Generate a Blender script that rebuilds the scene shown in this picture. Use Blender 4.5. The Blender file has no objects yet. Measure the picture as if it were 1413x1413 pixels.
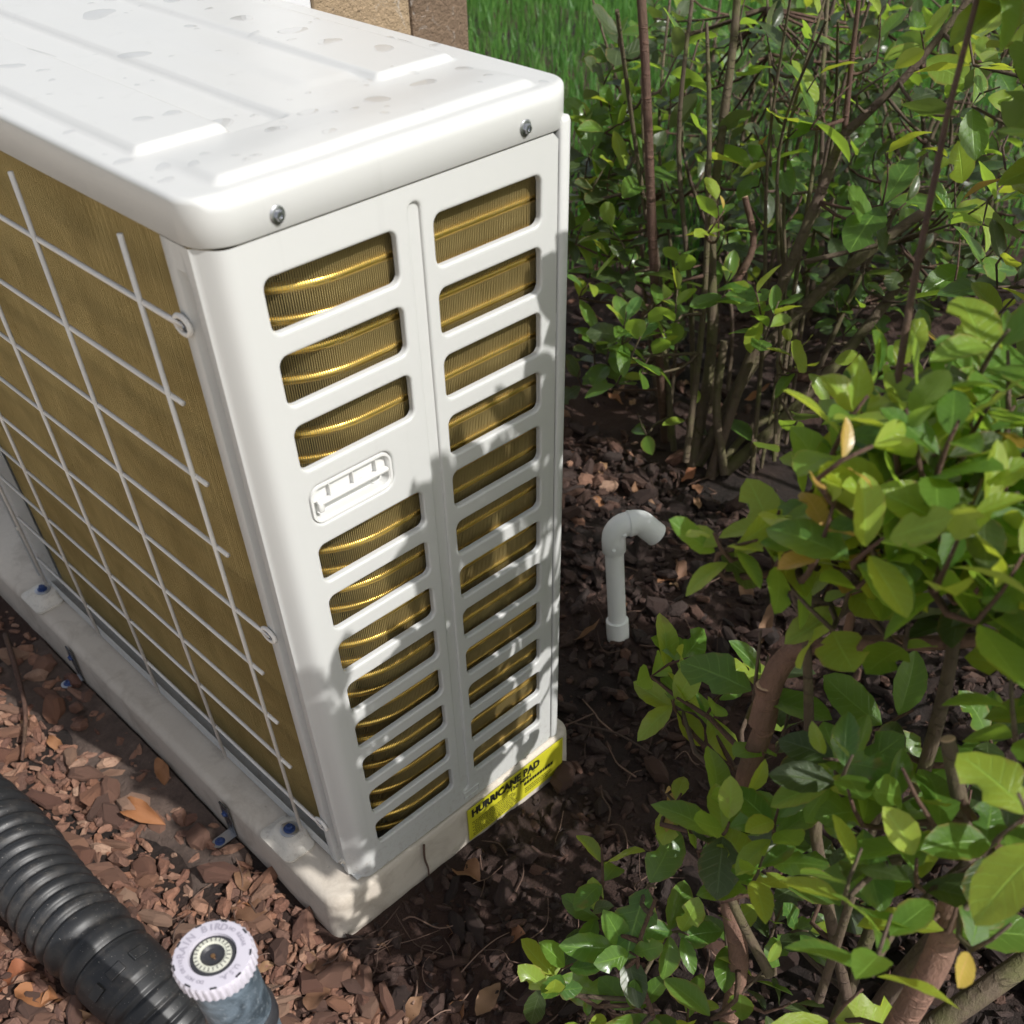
import bpy, bmesh, math, random
import numpy as np
from mathutils import Vector, Matrix, noise
from mathutils.geometry import tessellate_polygon
R = math.radians
rnd = random.Random(7)
scene = bpy.context.scene
COL = scene.collection

# ------------------------------------------------------------------ camera
F_PX, W_PX, PPX, PPY = 1345.15, 1413.0, 708.63, 1007.6
CAM = Vector((-0.2943, -0.5785, 0.9505))
RIGHT = Vector((0.712915, -0.701016, -0.018166))
DOWN = Vector((-0.530760, -0.522477, -0.667317))
FWD = Vector((0.458309, 0.485382, -0.744552))
cam_d = bpy.data.cameras.new('camera'); cam = bpy.data.objects.new('camera', cam_d); COL.objects.link(cam)
m = Matrix((RIGHT, -DOWN, -FWD)).transposed().to_4x4(); m.translation = CAM
cam.matrix_world = m
cam_d.sensor_width = 36; cam_d.lens = F_PX / W_PX * 36
cam_d.shift_x = -(PPX - 706.5) / W_PX; cam_d.shift_y = (PPY - 706.5) / W_PX
cam_d.clip_start = .02; cam_d.clip_end = 300
cam_d.dof.use_dof = True; cam_d.dof.focus_distance = 1.0; cam_d.dof.aperture_fstop = 9.0
scene.camera = cam
def P(u, v, t):                      # point seen at photo pixel u,v at depth t
    return CAM + (RIGHT * ((u - PPX) / F_PX) + DOWN * ((v - PPY) / F_PX) + FWD) * t
def PZ(u, v, z):
    d = RIGHT * ((u - PPX) / F_PX) + DOWN * ((v - PPY) / F_PX) + FWD
    return CAM + d * ((z - CAM.z) / d.z)
def proj(p):
    q = p - CAM; w = q.dot(FWD)
    if w < .03: return (-9999, -9999, w)
    return (PPX + F_PX * q.dot(RIGHT) / w, PPY + F_PX * q.dot(DOWN) / w, w)

# ------------------------------------------------------------------ light
SUN_AZ, SUN_EL = 12.0, 45.5          # from the -y side, turned towards +x
S = Vector((math.sin(R(SUN_AZ)) * math.cos(R(SUN_EL)), -math.cos(R(SUN_AZ)) * math.cos(R(SUN_EL)), math.sin(R(SUN_EL))))
world = bpy.data.worlds.new('World'); scene.world = world; world.use_nodes = True
wn = world.node_tree; wn.nodes.clear()
sky = wn.nodes.new('ShaderNodeTexSky'); sky.sky_type = 'NISHITA'; sky.sun_disc = False
sky.sun_elevation = R(SUN_EL); sky.sun_rotation = math.atan2(S.x, S.y)
sky.air_density = 1.0; sky.dust_density = 3.0; sky.ozone_density = .6
hs = wn.nodes.new('ShaderNodeHueSaturation'); hs.inputs['Saturation'].default_value = .40
bg = wn.nodes.new('ShaderNodeBackground'); bg.inputs['Strength'].default_value = .115
wo = wn.nodes.new('ShaderNodeOutputWorld')
wn.links.new(sky.outputs[0], hs.inputs['Color']); wn.links.new(hs.outputs[0], bg.inputs[0]); wn.links.new(bg.outputs[0], wo.inputs[0])
sun_d = bpy.data.lights.new('sun', 'SUN'); sun_d.energy = 4.0; sun_d.angle = R(.53); sun_d.color = (1, .975, .94)
sun = bpy.data.objects.new('sun', sun_d); COL.objects.link(sun)
sun.rotation_euler = S.to_track_quat('Z', 'Y').to_euler()
vs = scene.view_settings; vs.view_transform = 'Standard'; vs.look = 'None'; vs.gamma = 1; vs.exposure = 0.14
scene.render.engine = 'CYCLES'
cy = scene.cycles; cy.use_adaptive_sampling = True; cy.adaptive_threshold = .02; cy.max_bounces = 5; cy.diffuse_bounces = 3; cy.glossy_bounces = 2; cy.transmission_bounces = 3; cy.transparent_max_bounces = 6
cy.caustics_reflective = False; cy.caustics_refractive = False

# ------------------------------------------------------------------ material helpers
class NT:
    def __init__(s, name):
        s.m = bpy.data.materials.new(name); s.m.use_nodes = True; s.t = s.m.node_tree; s.t.nodes.clear()
        s.out = s.n('ShaderNodeOutputMaterial')
    def n(s, typ, **kw):
        nd = s.t.nodes.new(typ)
        for k, v in kw.items(): setattr(nd, k, v)
        return nd
    def set(s, nd, sock, v):
        if isinstance(v, bpy.types.NodeSocket): s.t.links.new(v, nd.inputs[sock])
        else: nd.inputs[sock].default_value = v
    def noise(s, scale, detail=4, rough=.55, coord=None, dist=0):
        nd = s.n('ShaderNodeTexNoise'); nd.inputs['Scale'].default_value = scale
        nd.inputs['Detail'].default_value = detail; nd.inputs['Roughness'].default_value = rough
        nd.inputs['Distortion'].default_value = dist
        if coord is not None: s.t.links.new(coord, nd.inputs['Vector'])
        return nd.outputs['Fac']
    def coord(s, which='Object'):
        return s.n('ShaderNodeTexCoord').outputs[which]
    def ramp(s, fac, stops):
        nd = s.n('ShaderNodeValToRGB'); e = nd.color_ramp.elements
        while len(e) < len(stops): e.new(.5)
        for el, (p, c) in zip(e, stops):
            el.position = p; el.color = c if len(c) == 4 else (*c, 1)
        s.t.links.new(fac, nd.inputs[0]); return nd.outputs[0]
    def mix(s, fac, a, b, typ='MIX'):
        nd = s.n('ShaderNodeMix', data_type='RGBA', blend_type=typ)
        s.set(nd, 0, fac)
        for k, v in ((6, a), (7, b)):
            s.set(nd, k, v if isinstance(v, bpy.types.NodeSocket) else (*v, 1) if len(v) == 3 else v)
        return nd.outputs[2]
    def math(s, op, a, b=0, c=0):
        nd = s.n('ShaderNodeMath', operation=op); s.set(nd, 0, a); s.set(nd, 1, b); s.set(nd, 2, c); return nd.outputs[0]
    def bump(s, h, strength=.3, dist=.01):
        nd = s.n('ShaderNodeBump'); nd.inputs['Strength'].default_value = strength; nd.inputs['Distance'].default_value = dist
        s.t.links.new(h, nd.inputs['Height']); return nd.outputs[0]
    def pbr(s, color, rough=.5, metal=0, normal=None, **kw):
        nd = s.n('ShaderNodeBsdfPrincipled')
        s.set(nd, 'Base Color', color if isinstance(color, bpy.types.NodeSocket) else (*color, 1))
        s.set(nd, 'Roughness', rough); s.set(nd, 'Metallic', metal)
        if normal is not None: s.t.links.new(normal, nd.inputs['Normal'])
        for k, v in kw.items(): s.set(nd, k.replace('_', ' '), v)
        return nd.outputs[0]
    def done(s, sh):
        s.t.links.new(sh, s.out.inputs[0]); return s.m
MATS = {}
def mat(name, f):
    t = NT(name); MATS[name] = t.done(f(t)); return MATS[name]

def m_paint(t, col=(.585, .59, .578), rough=.34):
    c = t.coord(); sp = t.n('ShaderNodeSeparateXYZ'); t.t.links.new(c, sp.inputs[0]); n1 = t.noise(9, 3, .6, c); n2 = t.noise(160, 2, .5, c)
    cc = t.mix(t.math('MULTIPLY', n1, .22), col, tuple(x * .86 for x in col))
    low = t.math('SMOOTH_MAX', t.math('MULTIPLY_ADD', sp.outputs[2], -6.5, .75), 0, .1)
    splash = t.math('MULTIPLY', low, t.ramp(t.noise(130, 5, .8, c), [(.52, (0, 0, 0)), (.70, (1, 1, 1))]))
    cc = t.mix(t.math('MULTIPLY', splash, .55), cc, (.22, .16, .115))
    mp = t.n('ShaderNodeMapping'); mp.inputs['Scale'].default_value = (60, 60, 2.5); t.t.links.new(c, mp.inputs[0])
    streak = t.ramp(t.noise(1, 4, .6, mp.outputs[0]), [(.60, (0, 0, 0)), (.78, (.20, .20, .20))])
    cc = t.mix(streak, cc, tuple(x * .72 for x in col))
    rr = t.math('MULTIPLY_ADD', n1, .16, rough - .06)
    return t.pbr(cc, rr, 0, t.bump(n2, .035, .001), Coat_Weight=.08, Coat_Roughness=.25, Specular_IOR_Level=.35)
mat('cream_paint', m_paint)
mat('beige_paint', lambda t: m_paint(t, (.66, .62, .55), .38))
mat('wire_coat', lambda t: m_paint(t, (.78, .75, .71), .4))
mat('white_plastic', lambda t: t.pbr((.70, .70, .685), .42))
def m_pvc(t):
    c = t.coord(); n = t.noise(22, 4, .6, c); z = t.n('ShaderNodeSeparateXYZ'); t.t.links.new(c, z.inputs[0])
    dirt = t.math('MULTIPLY', t.noise(60, 4, .65, c), t.math('SMOOTH_MAX', t.math('MULTIPLY_ADD', z.outputs[2], -14, .3), 0, .1))
    return t.pbr(t.mix(dirt, t.mix(n, (.82, .83, .82), (.87, .88, .87)), (.16, .12, .09)), .4)
mat('grey_pvc', m_pvc)
def m_fin(t):
    c = t.coord(); mp = t.n('ShaderNodeMapping'); mp.inputs['Scale'].default_value = (70, 70, 2.2); t.t.links.new(c, mp.inputs[0])
    st = t.ramp(t.noise(1, 4, .6, mp.outputs[0]), [(.58, (0, 0, 0)), (.74, (1, 1, 1))])
    big = t.ramp(t.noise(11, 4, .6, c, .8), [(.35, (0, 0, 0)), (.68, (1, 1, 1))])
    col = t.mix(big, (.54, .42, .18), (.72, .58, .27)); col = t.mix(t.math('MULTIPLY', st, .10), col, (1.0, .86, .46))
    sm = t.ramp(t.noise(26, 3, .5, c, 1.2), [(.64, (0, 0, 0)), (.80, (.3, .3, .3))]); col = t.mix(sm, col, (.30, .22, .11))
    return t.pbr(col, .56, .75)
mat('fin_metal', m_fin)
mat('tube_metal', lambda t: t.pbr((.90, .61, .14), .30, .95))
mat('zinc', lambda t: t.pbr(t.mix(t.noise(90, 3, .6, t.coord()), (.62, .63, .66), (.42, .43, .46)), .3, .95))
mat('dark_zinc', lambda t: t.pbr(t.mix(t.noise(70, 4, .65, t.coord()), (.10, .11, .12), (.30, .31, .32)), .36, .8))
mat('blue_screw', lambda t: t.pbr(t.mix(t.noise(240, 2, .5, t.coord()), (.02, .045, .16), (.06, .10, .24)), .4, .4))
mat('inside_shade', lambda t: t.pbr((.012, .011, .010), .7))
mat('black_print', lambda t: t.pbr((.012, .012, .010), .6))
mat('yellow_label', lambda t: t.pbr(t.mix(t.noise(40, 3, .5, t.coord()), (.62, .58, .03), (.50, .48, .03)), .45))
mat('label_grey', lambda t: t.pbr((.55, .56, .55), .5))
def m_concrete(t):
    c = t.coord(); big = t.noise(6, 5, .6, c); fine = t.noise(150, 4, .7, c); mid = t.noise(38, 4, .6, c)
    col = t.ramp(big, [(.25, (.50, .445, .38)), (.7, (.66, .60, .515))])
    col = t.mix(t.math('MULTIPLY', fine, .35), col, (.42, .375, .32))
    sep = t.n('ShaderNodeSeparateXYZ'); t.t.links.new(c, sep.inputs[0])
    st = t.math('MULTIPLY', t.ramp(t.noise(14, 5, .7, c, .6), [(.50, (0, 0, 0)), (.68, (1, 1, 1))]), .55)
    col = t.mix(st, col, (.33, .28, .225))
    splash = t.math('MULTIPLY', t.math('SMOOTH_MAX', t.math('MULTIPLY_ADD', sep.outputs[2], -24, -.95), 0, .1), t.math('ADD', mid, .2))
    col = t.mix(splash, col, (.10, .07, .05))
    pits = t.n('ShaderNodeTexVoronoi'); pits.inputs['Scale'].default_value = 70; t.t.links.new(c, pits.inputs['Vector'])
    pit = t.ramp(pits.outputs['Distance'], [(.05, (0, 0, 0)), (.16, (1, 1, 1))])
    h = t.math('ADD', t.math('MULTIPLY', fine, .5), t.math('MULTIPLY', pit, t.math('GREATER_THAN', mid, .56)))
    return t.pbr(col, .85, 0, t.bump(h, .4, .003))
mat('concrete', m_concrete)
def m_soil(t):
    c = t.coord(); n = t.noise(18, 6, .7, c); f = t.noise(120, 5, .75, c); v = t.noise(2.2, 3, .5, c)
    col = t.ramp(n, [(.3, (.010, .0065, .005)), (.55, (.024, .014, .011)), (.8, (.055, .032, .023))])
    col = t.mix(t.math('MULTIPLY', f, .5), col, (.022, .014, .011))
    col = t.mix(t.ramp(v, [(.42, (0, 0, 0)), (.64, (.5, .5, .5))]), col, (.11, .052, .036))
    return t.pbr(col, .92, 0, t.bump(t.math('ADD', f, n), .9, .012))
mat('soil', m_soil)
mat('pale_bounce', lambda t: t.pbr(t.mix(t.noise(7, 5, .6, t.coord()), (.68, .585, .48), (.56, .48, .39)), .85, 0, t.bump(t.noise(90, 4, .6, t.coord()), .3, .003)))  # pale warm colour of the added, unseen bounce slab
def m_sandy(t):
    c = t.coord(); n = t.noise(30, 6, .75, c); f = t.noise(220, 4, .8, c)
    col = t.ramp(n, [(.3, (.06, .042, .034)), (.6, (.15, .105, .085)), (.8, (.27, .21, .17))])
    return t.pbr(t.mix(t.math('MULTIPLY', f, .5), col, (.07, .05, .04)), .92, 0, t.bump(t.math('ADD', f, n), .8, .006))
mat('sandy_soil', m_sandy)
def rand_fac(t):
    a = t.n('ShaderNodeNewGeometry').outputs['Random Per Island']; b = t.n('ShaderNodeObjectInfo').outputs['Random']
    return t.math('FRACT', t.math('ADD', a, b))
def m_chip(t, cols, lite=.25):
    c = t.coord(); f = rand_fac(t); n = t.noise(55, 5, .7, c); g = t.noise(260, 3, .7, c)
    k = len(cols)
    col = t.ramp(f, [(i / (k - 1), cc) for i, cc in enumerate(cols)])
    col = t.mix(t.math('MULTIPLY', n, .8), col, tuple(c * .35 for c in cols[2]))
    col = t.mix(t.math('MULTIPLY', g, lite), col, (.40, .26, .20))
    return t.pbr(col, .85, 0, t.bump(t.math('ADD', n, t.math('MULTIPLY', g, .5)), .7, .006))
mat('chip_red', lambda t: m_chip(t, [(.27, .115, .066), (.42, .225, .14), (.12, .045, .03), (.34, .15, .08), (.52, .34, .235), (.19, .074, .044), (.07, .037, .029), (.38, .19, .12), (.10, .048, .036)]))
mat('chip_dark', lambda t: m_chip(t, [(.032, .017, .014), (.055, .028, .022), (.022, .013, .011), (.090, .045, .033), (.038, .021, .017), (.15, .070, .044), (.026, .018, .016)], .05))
def m_litter(t):
    f = rand_fac(t); c = t.coord(); n = t.noise(70, 4, .6, c)
    col = t.ramp(f, [(0, (.26, .13, .06)), (.25, (.42, .17, .06)), (.5, (.18, .095, .055)), (.75, (.40, .24, .125)), (1, (.33, .10, .04))])
    return t.pbr(t.mix(t.math('MULTIPLY', n, .5), col, (.13, .06, .03)), .6, 0, t.bump(n, .4, .003))
mat('dry_leaf', m_litter)
mat('root_skin', lambda t: t.pbr(t.ramp(rand_fac(t), [(0, (.06, .037, .028)), (.6, (.12, .07, .05)), (1, (.24, .15, .11))]), .85, 0, t.bump(t.noise(200, 3, .6, t.coord()), .5, .002)))
def m_bark(t, a, b, moss):
    c = t.coord(); mp = t.n('ShaderNodeMapping'); mp.inputs['Scale'].default_value = (1, 1, .3); t.t.links.new(c, mp.inputs[0])
    n = t.noise(110, 5, .7, mp.outputs[0]); big = t.noise(16, 4, .6, c)
    col = t.mix(n, a, b)
    col = t.mix(t.ramp(big, [(.45, (0, 0, 0)), (.65, (moss, moss, moss))]), col, (.10, .105, .03))
    rg = t.noise(1, 3, .6, c); mp2 = t.n('ShaderNodeMapping'); mp2.inputs['Scale'].default_value = (30, 30, 160); t.t.links.new(c, mp2.inputs[0])
    sc = t.ramp(t.noise(1, 3, .6, mp2.outputs[0]), [(.56, (0, 0, 0)), (.70, (1, 1, 1))])
    col = t.mix(t.math('MULTIPLY', sc, .55), col, tuple(q * 1.5 for q in a))
    return t.pbr(col, .82, 0, t.bump(t.math('ADD', n, t.math('MULTIPLY', sc, .5)), 1.0, .004))
mat('bark_red', lambda t: m_bark(t, (.135, .070, .048), (.052, .029, .021), .12))
mat('bark_near', lambda t: m_bark(t, (.30, .165, .115), (.075, .043, .032), .08))
mat('bark_moss', lambda t: m_bark(t, (.07, .05, .032), (.13, .096, .062), .75))
mat('bark_grey', lambda t: m_bark(t, (.075, .050, .036), (.135, .092, .066), .4))
mat('cut_wood', lambda t: t.pbr((.52, .36, .22), .8))
def m_leaf(t, cols, trans, under, rough=.33, tw=.36):
    uv = t.coord('UV'); sp = t.n('ShaderNodeSeparateXYZ'); t.t.links.new(uv, sp.inputs[0])
    x, y = sp.outputs[0], sp.outputs[1]
    ay = t.math('ABSOLUTE', t.math('SUBTRACT', y, .5))
    mid = t.ramp(ay, [(0, (1, 1, 1)), (.035, (0, 0, 0))])
    w = t.math('SINE', t.math('MULTIPLY', t.math('SUBTRACT', x, t.math('MULTIPLY', ay, .42)), 46))
    vein = t.ramp(w, [(.90, (0, 0, 0)), (1, (1, 1, 1))])
    vv = t.math('MAXIMUM', mid, t.math('MULTIPLY', vein, .55))
    f = rand_fac(t); k = len(cols)
    col = t.ramp(f, [(i / max(1, k - 1), c) for i, c in enumerate(cols)])
    n = t.noise(38, 4, .6, t.coord())
    col = t.mix(t.math('MULTIPLY', n, .4), col, tuple(c * .6 for c in cols[0]))
    col = t.mix(t.math('MULTIPLY', vv, .6), col, tuple(min(1, c * 2.1 + .02) for c in cols[-1]))
    spot = t.ramp(t.noise(26, 3, .6, t.coord()), [(.66, (0, 0, 0)), (.70, (1, 1, 1))])
    edge = t.math('MULTIPLY', t.ramp(ay, [(.40, (0, 0, 0)), (.5, (1, 1, 1))]), t.ramp(t.math('ADD', t.noise(9, 3, .6, uv), t.math('MULTIPLY', f, .25)), [(.62, (0, 0, 0)), (.72, (1, 1, 1))]))
    col = t.mix(t.math('MULTIPLY', edge, .8), col, (.30, .17, .06))
    col = t.mix(t.math('MULTIPLY', spot, .65), col, (.20, .11, .05))
    back = t.n('ShaderNodeNewGeometry').outputs['Backfacing']
    bc = t.mix(back, col, t.mix(.75, col, under))
    h = t.math('ADD', t.math('MULTIPLY', vv, -.6), t.math('MULTIPLY', n, .5))
    nb = t.bump(h, .35, .004)
    p = t.pbr(bc, t.math('MULTIPLY_ADD', back, .3, rough - .05), 0, nb, Coat_Weight=.2, Coat_Roughness=.2)
    tr = t.n('ShaderNodeBsdfTranslucent'); t.set(tr, 'Color', t.mix(t.math('MULTIPLY', vv, .35), trans, tuple(c * .55 for c in trans)))
    ms = t.n('ShaderNodeMixShader'); ms.inputs[0].default_value = tw
    t.t.links.new(p, ms.inputs[1]); t.t.links.new(tr.outputs[0], ms.inputs[2])
    return ms.outputs[0]
mat('leaf_green', lambda t: m_leaf(t, [(.085, .180, .032), (.125, .245, .042), (.068, .170, .046), (.160, .280, .045)], (.42, .64, .06), (.24, .30, .12), .31, .45))
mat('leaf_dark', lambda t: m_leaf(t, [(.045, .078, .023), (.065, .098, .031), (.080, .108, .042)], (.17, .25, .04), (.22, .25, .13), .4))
mat('leaf_lime', lambda t: m_leaf(t, [(.26, .37, .045), (.33, .42, .050), (.21, .35, .055)], (.66, .76, .06), (.32, .38, .12), .36, .42))
mat('leaf_gold', lambda t: m_leaf(t, [(.48, .40, .07), (.52, .33, .09), (.44, .24, .10)], (.62, .42, .08), (.34, .24, .10), .4))
def m_grass(t):
    f = rand_fac(t); col = t.ramp(f, [(0, (.045, .13, .025)), (.5, (.075, .20, .038)), (1, (.13, .27, .055))])
    p = t.pbr(col, .5); tr = t.n('ShaderNodeBsdfTranslucent'); t.set(tr, 'Color', (.18, .42, .06, 1))
    ms = t.n('ShaderNodeMixShader'); ms.inputs[0].default_value = .3
    t.t.links.new(p, ms.inputs[1]); t.t.links.new(tr.outputs[0], ms.inputs[2]); return ms.outputs[0]
mat('grass_blade', m_grass)
mat('lawn_soil', lambda t: t.pbr(t.mix(t.noise(9, 4, .6, t.coord()), (.025, .055, .015), (.05, .10, .022)), .9))
def m_hose(t):
    c = t.coord(); dust = t.ramp(t.noise(45, 5, .7, c), [(.5, (0, 0, 0)), (.75, (.35, .35, .35))])
    sp = t.ramp(t.noise(420, 2, .6, c), [(.68, (0, 0, 0)), (.74, (.7, .7, .7))])
    col = t.mix(dust, (.018, .019, .021), (.11, .095, .08)); col = t.mix(sp, col, (.30, .28, .26))
    return t.pbr(col, t.math('MULTIPLY_ADD', dust, .5, .46))
mat('black_hose', m_hose)
mat('lilac_plastic', lambda t: t.pbr(t.mix(t.noise(30, 4, .6, t.coord()), (.56, .53, .60), (.46, .44, .50)), .5))
def m_body(t):
    c = t.coord(); d = t.ramp(t.noise(26, 6, .7, c, .8), [(.4, (0, 0, 0)), (.62, (1, 1, 1))]); w = t.ramp(t.noise(150, 4, .75, c), [(.55, (0, 0, 0)), (.72, (1, 1, 1))])
    col = t.mix(d, (.035, .05, .065), (.17, .22, .27)); return t.pbr(t.mix(t.math('MULTIPLY', w, .6), col, (.36, .40, .44)), .6)
mat('lilac_shade', lambda t: t.pbr((.34, .32, .38), .55))  # darker than the cap: relief shading of the raised letters put into colour
mat('dusty_plastic', m_body)
mat('dark_plastic', lambda t: t.pbr((.035, .035, .040), .35))
mat('bone_plastic', lambda t: t.pbr((.55, .55, .47), .5))
mat('brass', lambda t: t.pbr((.50, .28, .13), .35, .9))
def m_stone(t, a, b):
    c = t.coord(); n = t.noise(17, 6, .7, c, .5); f = t.noise(130, 4, .75, c)
    wh = t.ramp(t.noise(22, 6, .8, c, 1.5), [(.60, (0, 0, 0)), (.68, (1, 1, 1))])
    col = t.mix(n, a, b); col = t.mix(t.math('MULTIPLY', f, .45), col, tuple(x * .45 for x in a))
    col = t.mix(t.math('MULTIPLY', wh, .55), col, (.55, .53, .50))
    return t.pbr(col, .9, 0, t.bump(t.math('ADD', n, f), .8, .01))
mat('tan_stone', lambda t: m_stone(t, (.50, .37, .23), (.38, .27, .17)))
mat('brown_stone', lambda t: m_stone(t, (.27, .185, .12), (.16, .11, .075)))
mat('white_trim', lambda t: t.pbr(t.mix(t.noise(40, 4, .7, t.coord()), (.70, .71, .73), (.60, .60, .62)), .55))
mat('mortar', lambda t: t.pbr((.22, .19, .16), .95))
def m_water(t):
    tr = t.n('ShaderNodeBsdfTransparent'); tr.inputs[0].default_value = (1, 1, 1, 1)
    gl = t.n('ShaderNodeBsdfGlossy'); gl.inputs['Roughness'].default_value = .03
    lw = t.n('ShaderNodeLayerWeight'); lw.inputs[0].default_value = .5
    fac = t.math('MULTIPLY_ADD', t.math('POWER', lw.outputs['Facing'], 4), .6, .02)
    ms = t.n('ShaderNodeMixShader'); t.t.links.new(fac, ms.inputs[0])
    t.t.links.new(tr.outputs[0], ms.inputs[1]); t.t.links.new(gl.outputs[0], ms.inputs[2]); return ms.outputs[0]
mat('water', m_water)

# ------------------------------------------------------------------ mesh helpers
def mesh(name, verts, faces, smooth=False, uv=None):
    me = bpy.data.meshes.new(name); me.from_pydata([tuple(v) for v in verts], [], faces)
    if smooth: me.polygons.foreach_set('use_smooth', [True] * len(me.polygons))
    if uv is not None:
        l = me.uv_layers.new(name='UVMap'); idx = np.empty(len(me.loops), np.int32); me.loops.foreach_get('vertex_index', idx)
        l.data.foreach_set('uv', np.asarray(uv, np.float32)[idx].ravel())
    me.update(); return me
def link(name, me, material=None, parent=None, loc=None, rot=None):
    o = bpy.data.objects.new(name, me); COL.objects.link(o)
    if material and me is not None and not me.materials: me.materials.append(MATS[material])
    if parent: o.parent = parent
    if loc is not None: o.location = loc
    if rot is not None: o.rotation_euler = rot
    return o
def tag(o, label=None, cat=None, group=None, kind=None):
    if label: o['label'] = label
    if cat: o['category'] = cat
    if group: o['group'] = group
    if kind: o['kind'] = kind
    return o
def empty(name, loc=(0, 0, 0)):
    o = bpy.data.objects.new(name, None); COL.objects.link(o); o.location = loc; o.empty_display_size = .05; return o
class MB:
    """collects shapes into one mesh"""
    def __init__(s): s.v = []; s.f = []
    def add(s, v, f):
        b = len(s.v); s.v += [tuple(x) for x in v]; s.f += [tuple(i + b for i in q) for q in f]; return s
    def box(s, lo, hi, bev=0, mtx=None, seg=2):
        bm = bmesh.new(); bmesh.ops.create_cube(bm, size=1)
        c = [(a + b) / 2 for a, b in zip(lo, hi)]; d = [b - a for a, b in zip(lo, hi)]
        for v in bm.verts: v.co = Vector((c[0] + v.co.x * d[0], c[1] + v.co.y * d[1], c[2] + v.co.z * d[2]))
        if bev: bmesh.ops.bevel(bm, geom=bm.edges[:], offset=bev, segments=seg, profile=.5, affect='EDGES')
        if mtx: bmesh.ops.transform(bm, matrix=mtx, verts=bm.verts[:])
        bm.verts.index_update(); s.add([v.co.copy() for v in bm.verts], [[v.index for v in f.verts] for f in bm.faces]); bm.free(); return s
    def tube(s, pts, rad, n=8, cap=True, smooth=4):
        pts = [Vector(p) for p in pts]; rads = rad if isinstance(rad, (list, tuple)) else [rad] * len(pts)
        if smooth > 1 and len(pts) > 2:
            q, rq = [], []
            for i in range(len(pts) - 1):
                p0 = pts[max(i - 1, 0)]; p1 = pts[i]; p2 = pts[i + 1]; p3 = pts[min(i + 2, len(pts) - 1)]
                for k in range(smooth):
                    u = k / smooth
                    q.append(.5 * ((2 * p1) + (p2 - p0) * u + (2 * p0 - 5 * p1 + 4 * p2 - p3) * u * u + (3 * p1 - p0 - 3 * p2 + p3) * u ** 3))
                    rq.append(rads[i] * (1 - u) + rads[i + 1] * u)
            q.append(pts[-1]); rq.append(rads[-1]); pts, rads = q, rq
        t0 = (pts[1] - pts[0]).normalized(); a = t0.orthogonal().normalized(); v = []; f = []
        for i, p in enumerate(pts):
            t = (pts[min(i + 1, len(pts) - 1)] - pts[max(i - 1, 0)]).normalized()
            a = (a - t * a.dot(t)).normalized(); b = t.cross(a)
            for k in range(n):
                an = 2 * math.pi * k / n; v.append(p + (a * math.cos(an) + b * math.sin(an)) * rads[i])
        for i in range(len(pts) - 1):
            for k in range(n): f.append((i * n + k, i * n + (k + 1) % n, (i + 1) * n + (k + 1) % n, (i + 1) * n + k))
        if cap: f.append(tuple(range(n - 1, -1, -1))); f.append(tuple((len(pts) - 1) * n + k for k in range(n)))
        return s.add(v, f)
    def lathe(s, prof, n=32, mtx=None, caps=True):
        v = []; f = []
        for r, z in prof:
            for k in range(n): an = 2 * math.pi * k / n; v.append(Vector((r * math.cos(an), r * math.sin(an), z)))
        for i in range(len(prof) - 1):
            for k in range(n): f.append((i * n + k, i * n + (k + 1) % n, (i + 1) * n + (k + 1) % n, (i + 1) * n + k))
        if caps and prof[0][0] > 1e-6: f.append(tuple(range(n - 1, -1, -1)))
        if caps and prof[-1][0] > 1e-6: f.append(tuple((len(prof) - 1) * n + k for k in range(n)))
        if mtx: v = [mtx @ x for x in v]
        return s.add(v, f)
    def build(s, name, material, parent=None, smooth=False, angle=None):
        me = mesh(name, s.v, s.f, smooth or angle is not None)
        if angle is not None:
            bm = bmesh.new(); bm.from_mesh(me)
            for e in bm.edges:
                if len(e.link_faces) == 2 and e.calc_face_angle(0) > R(angle): e.smooth = False
            bm.to_mesh(me); bm.free()
        return link(name, me, material, parent)
def text_geo(s, size, bold=0.0):
    cu = bpy.data.curves.new('t', 'FONT'); cu.body = s; cu.size = size; cu.offset = bold; cu.resolution_u = 2
    cu.align_x = 'LEFT'; o = bpy.data.objects.new('t', cu); COL.objects.link(o)
    dg = bpy.context.evaluated_depsgraph_get(); me = bpy.data.meshes.new_from_object(o.evaluated_get(dg))
    v = [x.co.copy() for x in me.vertices]; f = [tuple(p.vertices) for p in me.polygons]
    bpy.data.objects.remove(o); bpy.data.curves.remove(cu); bpy.data.meshes.remove(me); return v, f
def rrect(x0, x1, z0, z1, r, n=6):
    out = []
    for cx, cz, a0 in ((x1 - r, z1 - r, 0), (x0 + r, z1 - r, 90), (x0 + r, z0 + r, 180), (x1 - r, z0 + r, 270)):
        for k in range(n + 1):
            a = R(a0 + 90 * k / n); out.append((cx + r * math.cos(a), cz + r * math.sin(a)))
    return out

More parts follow.
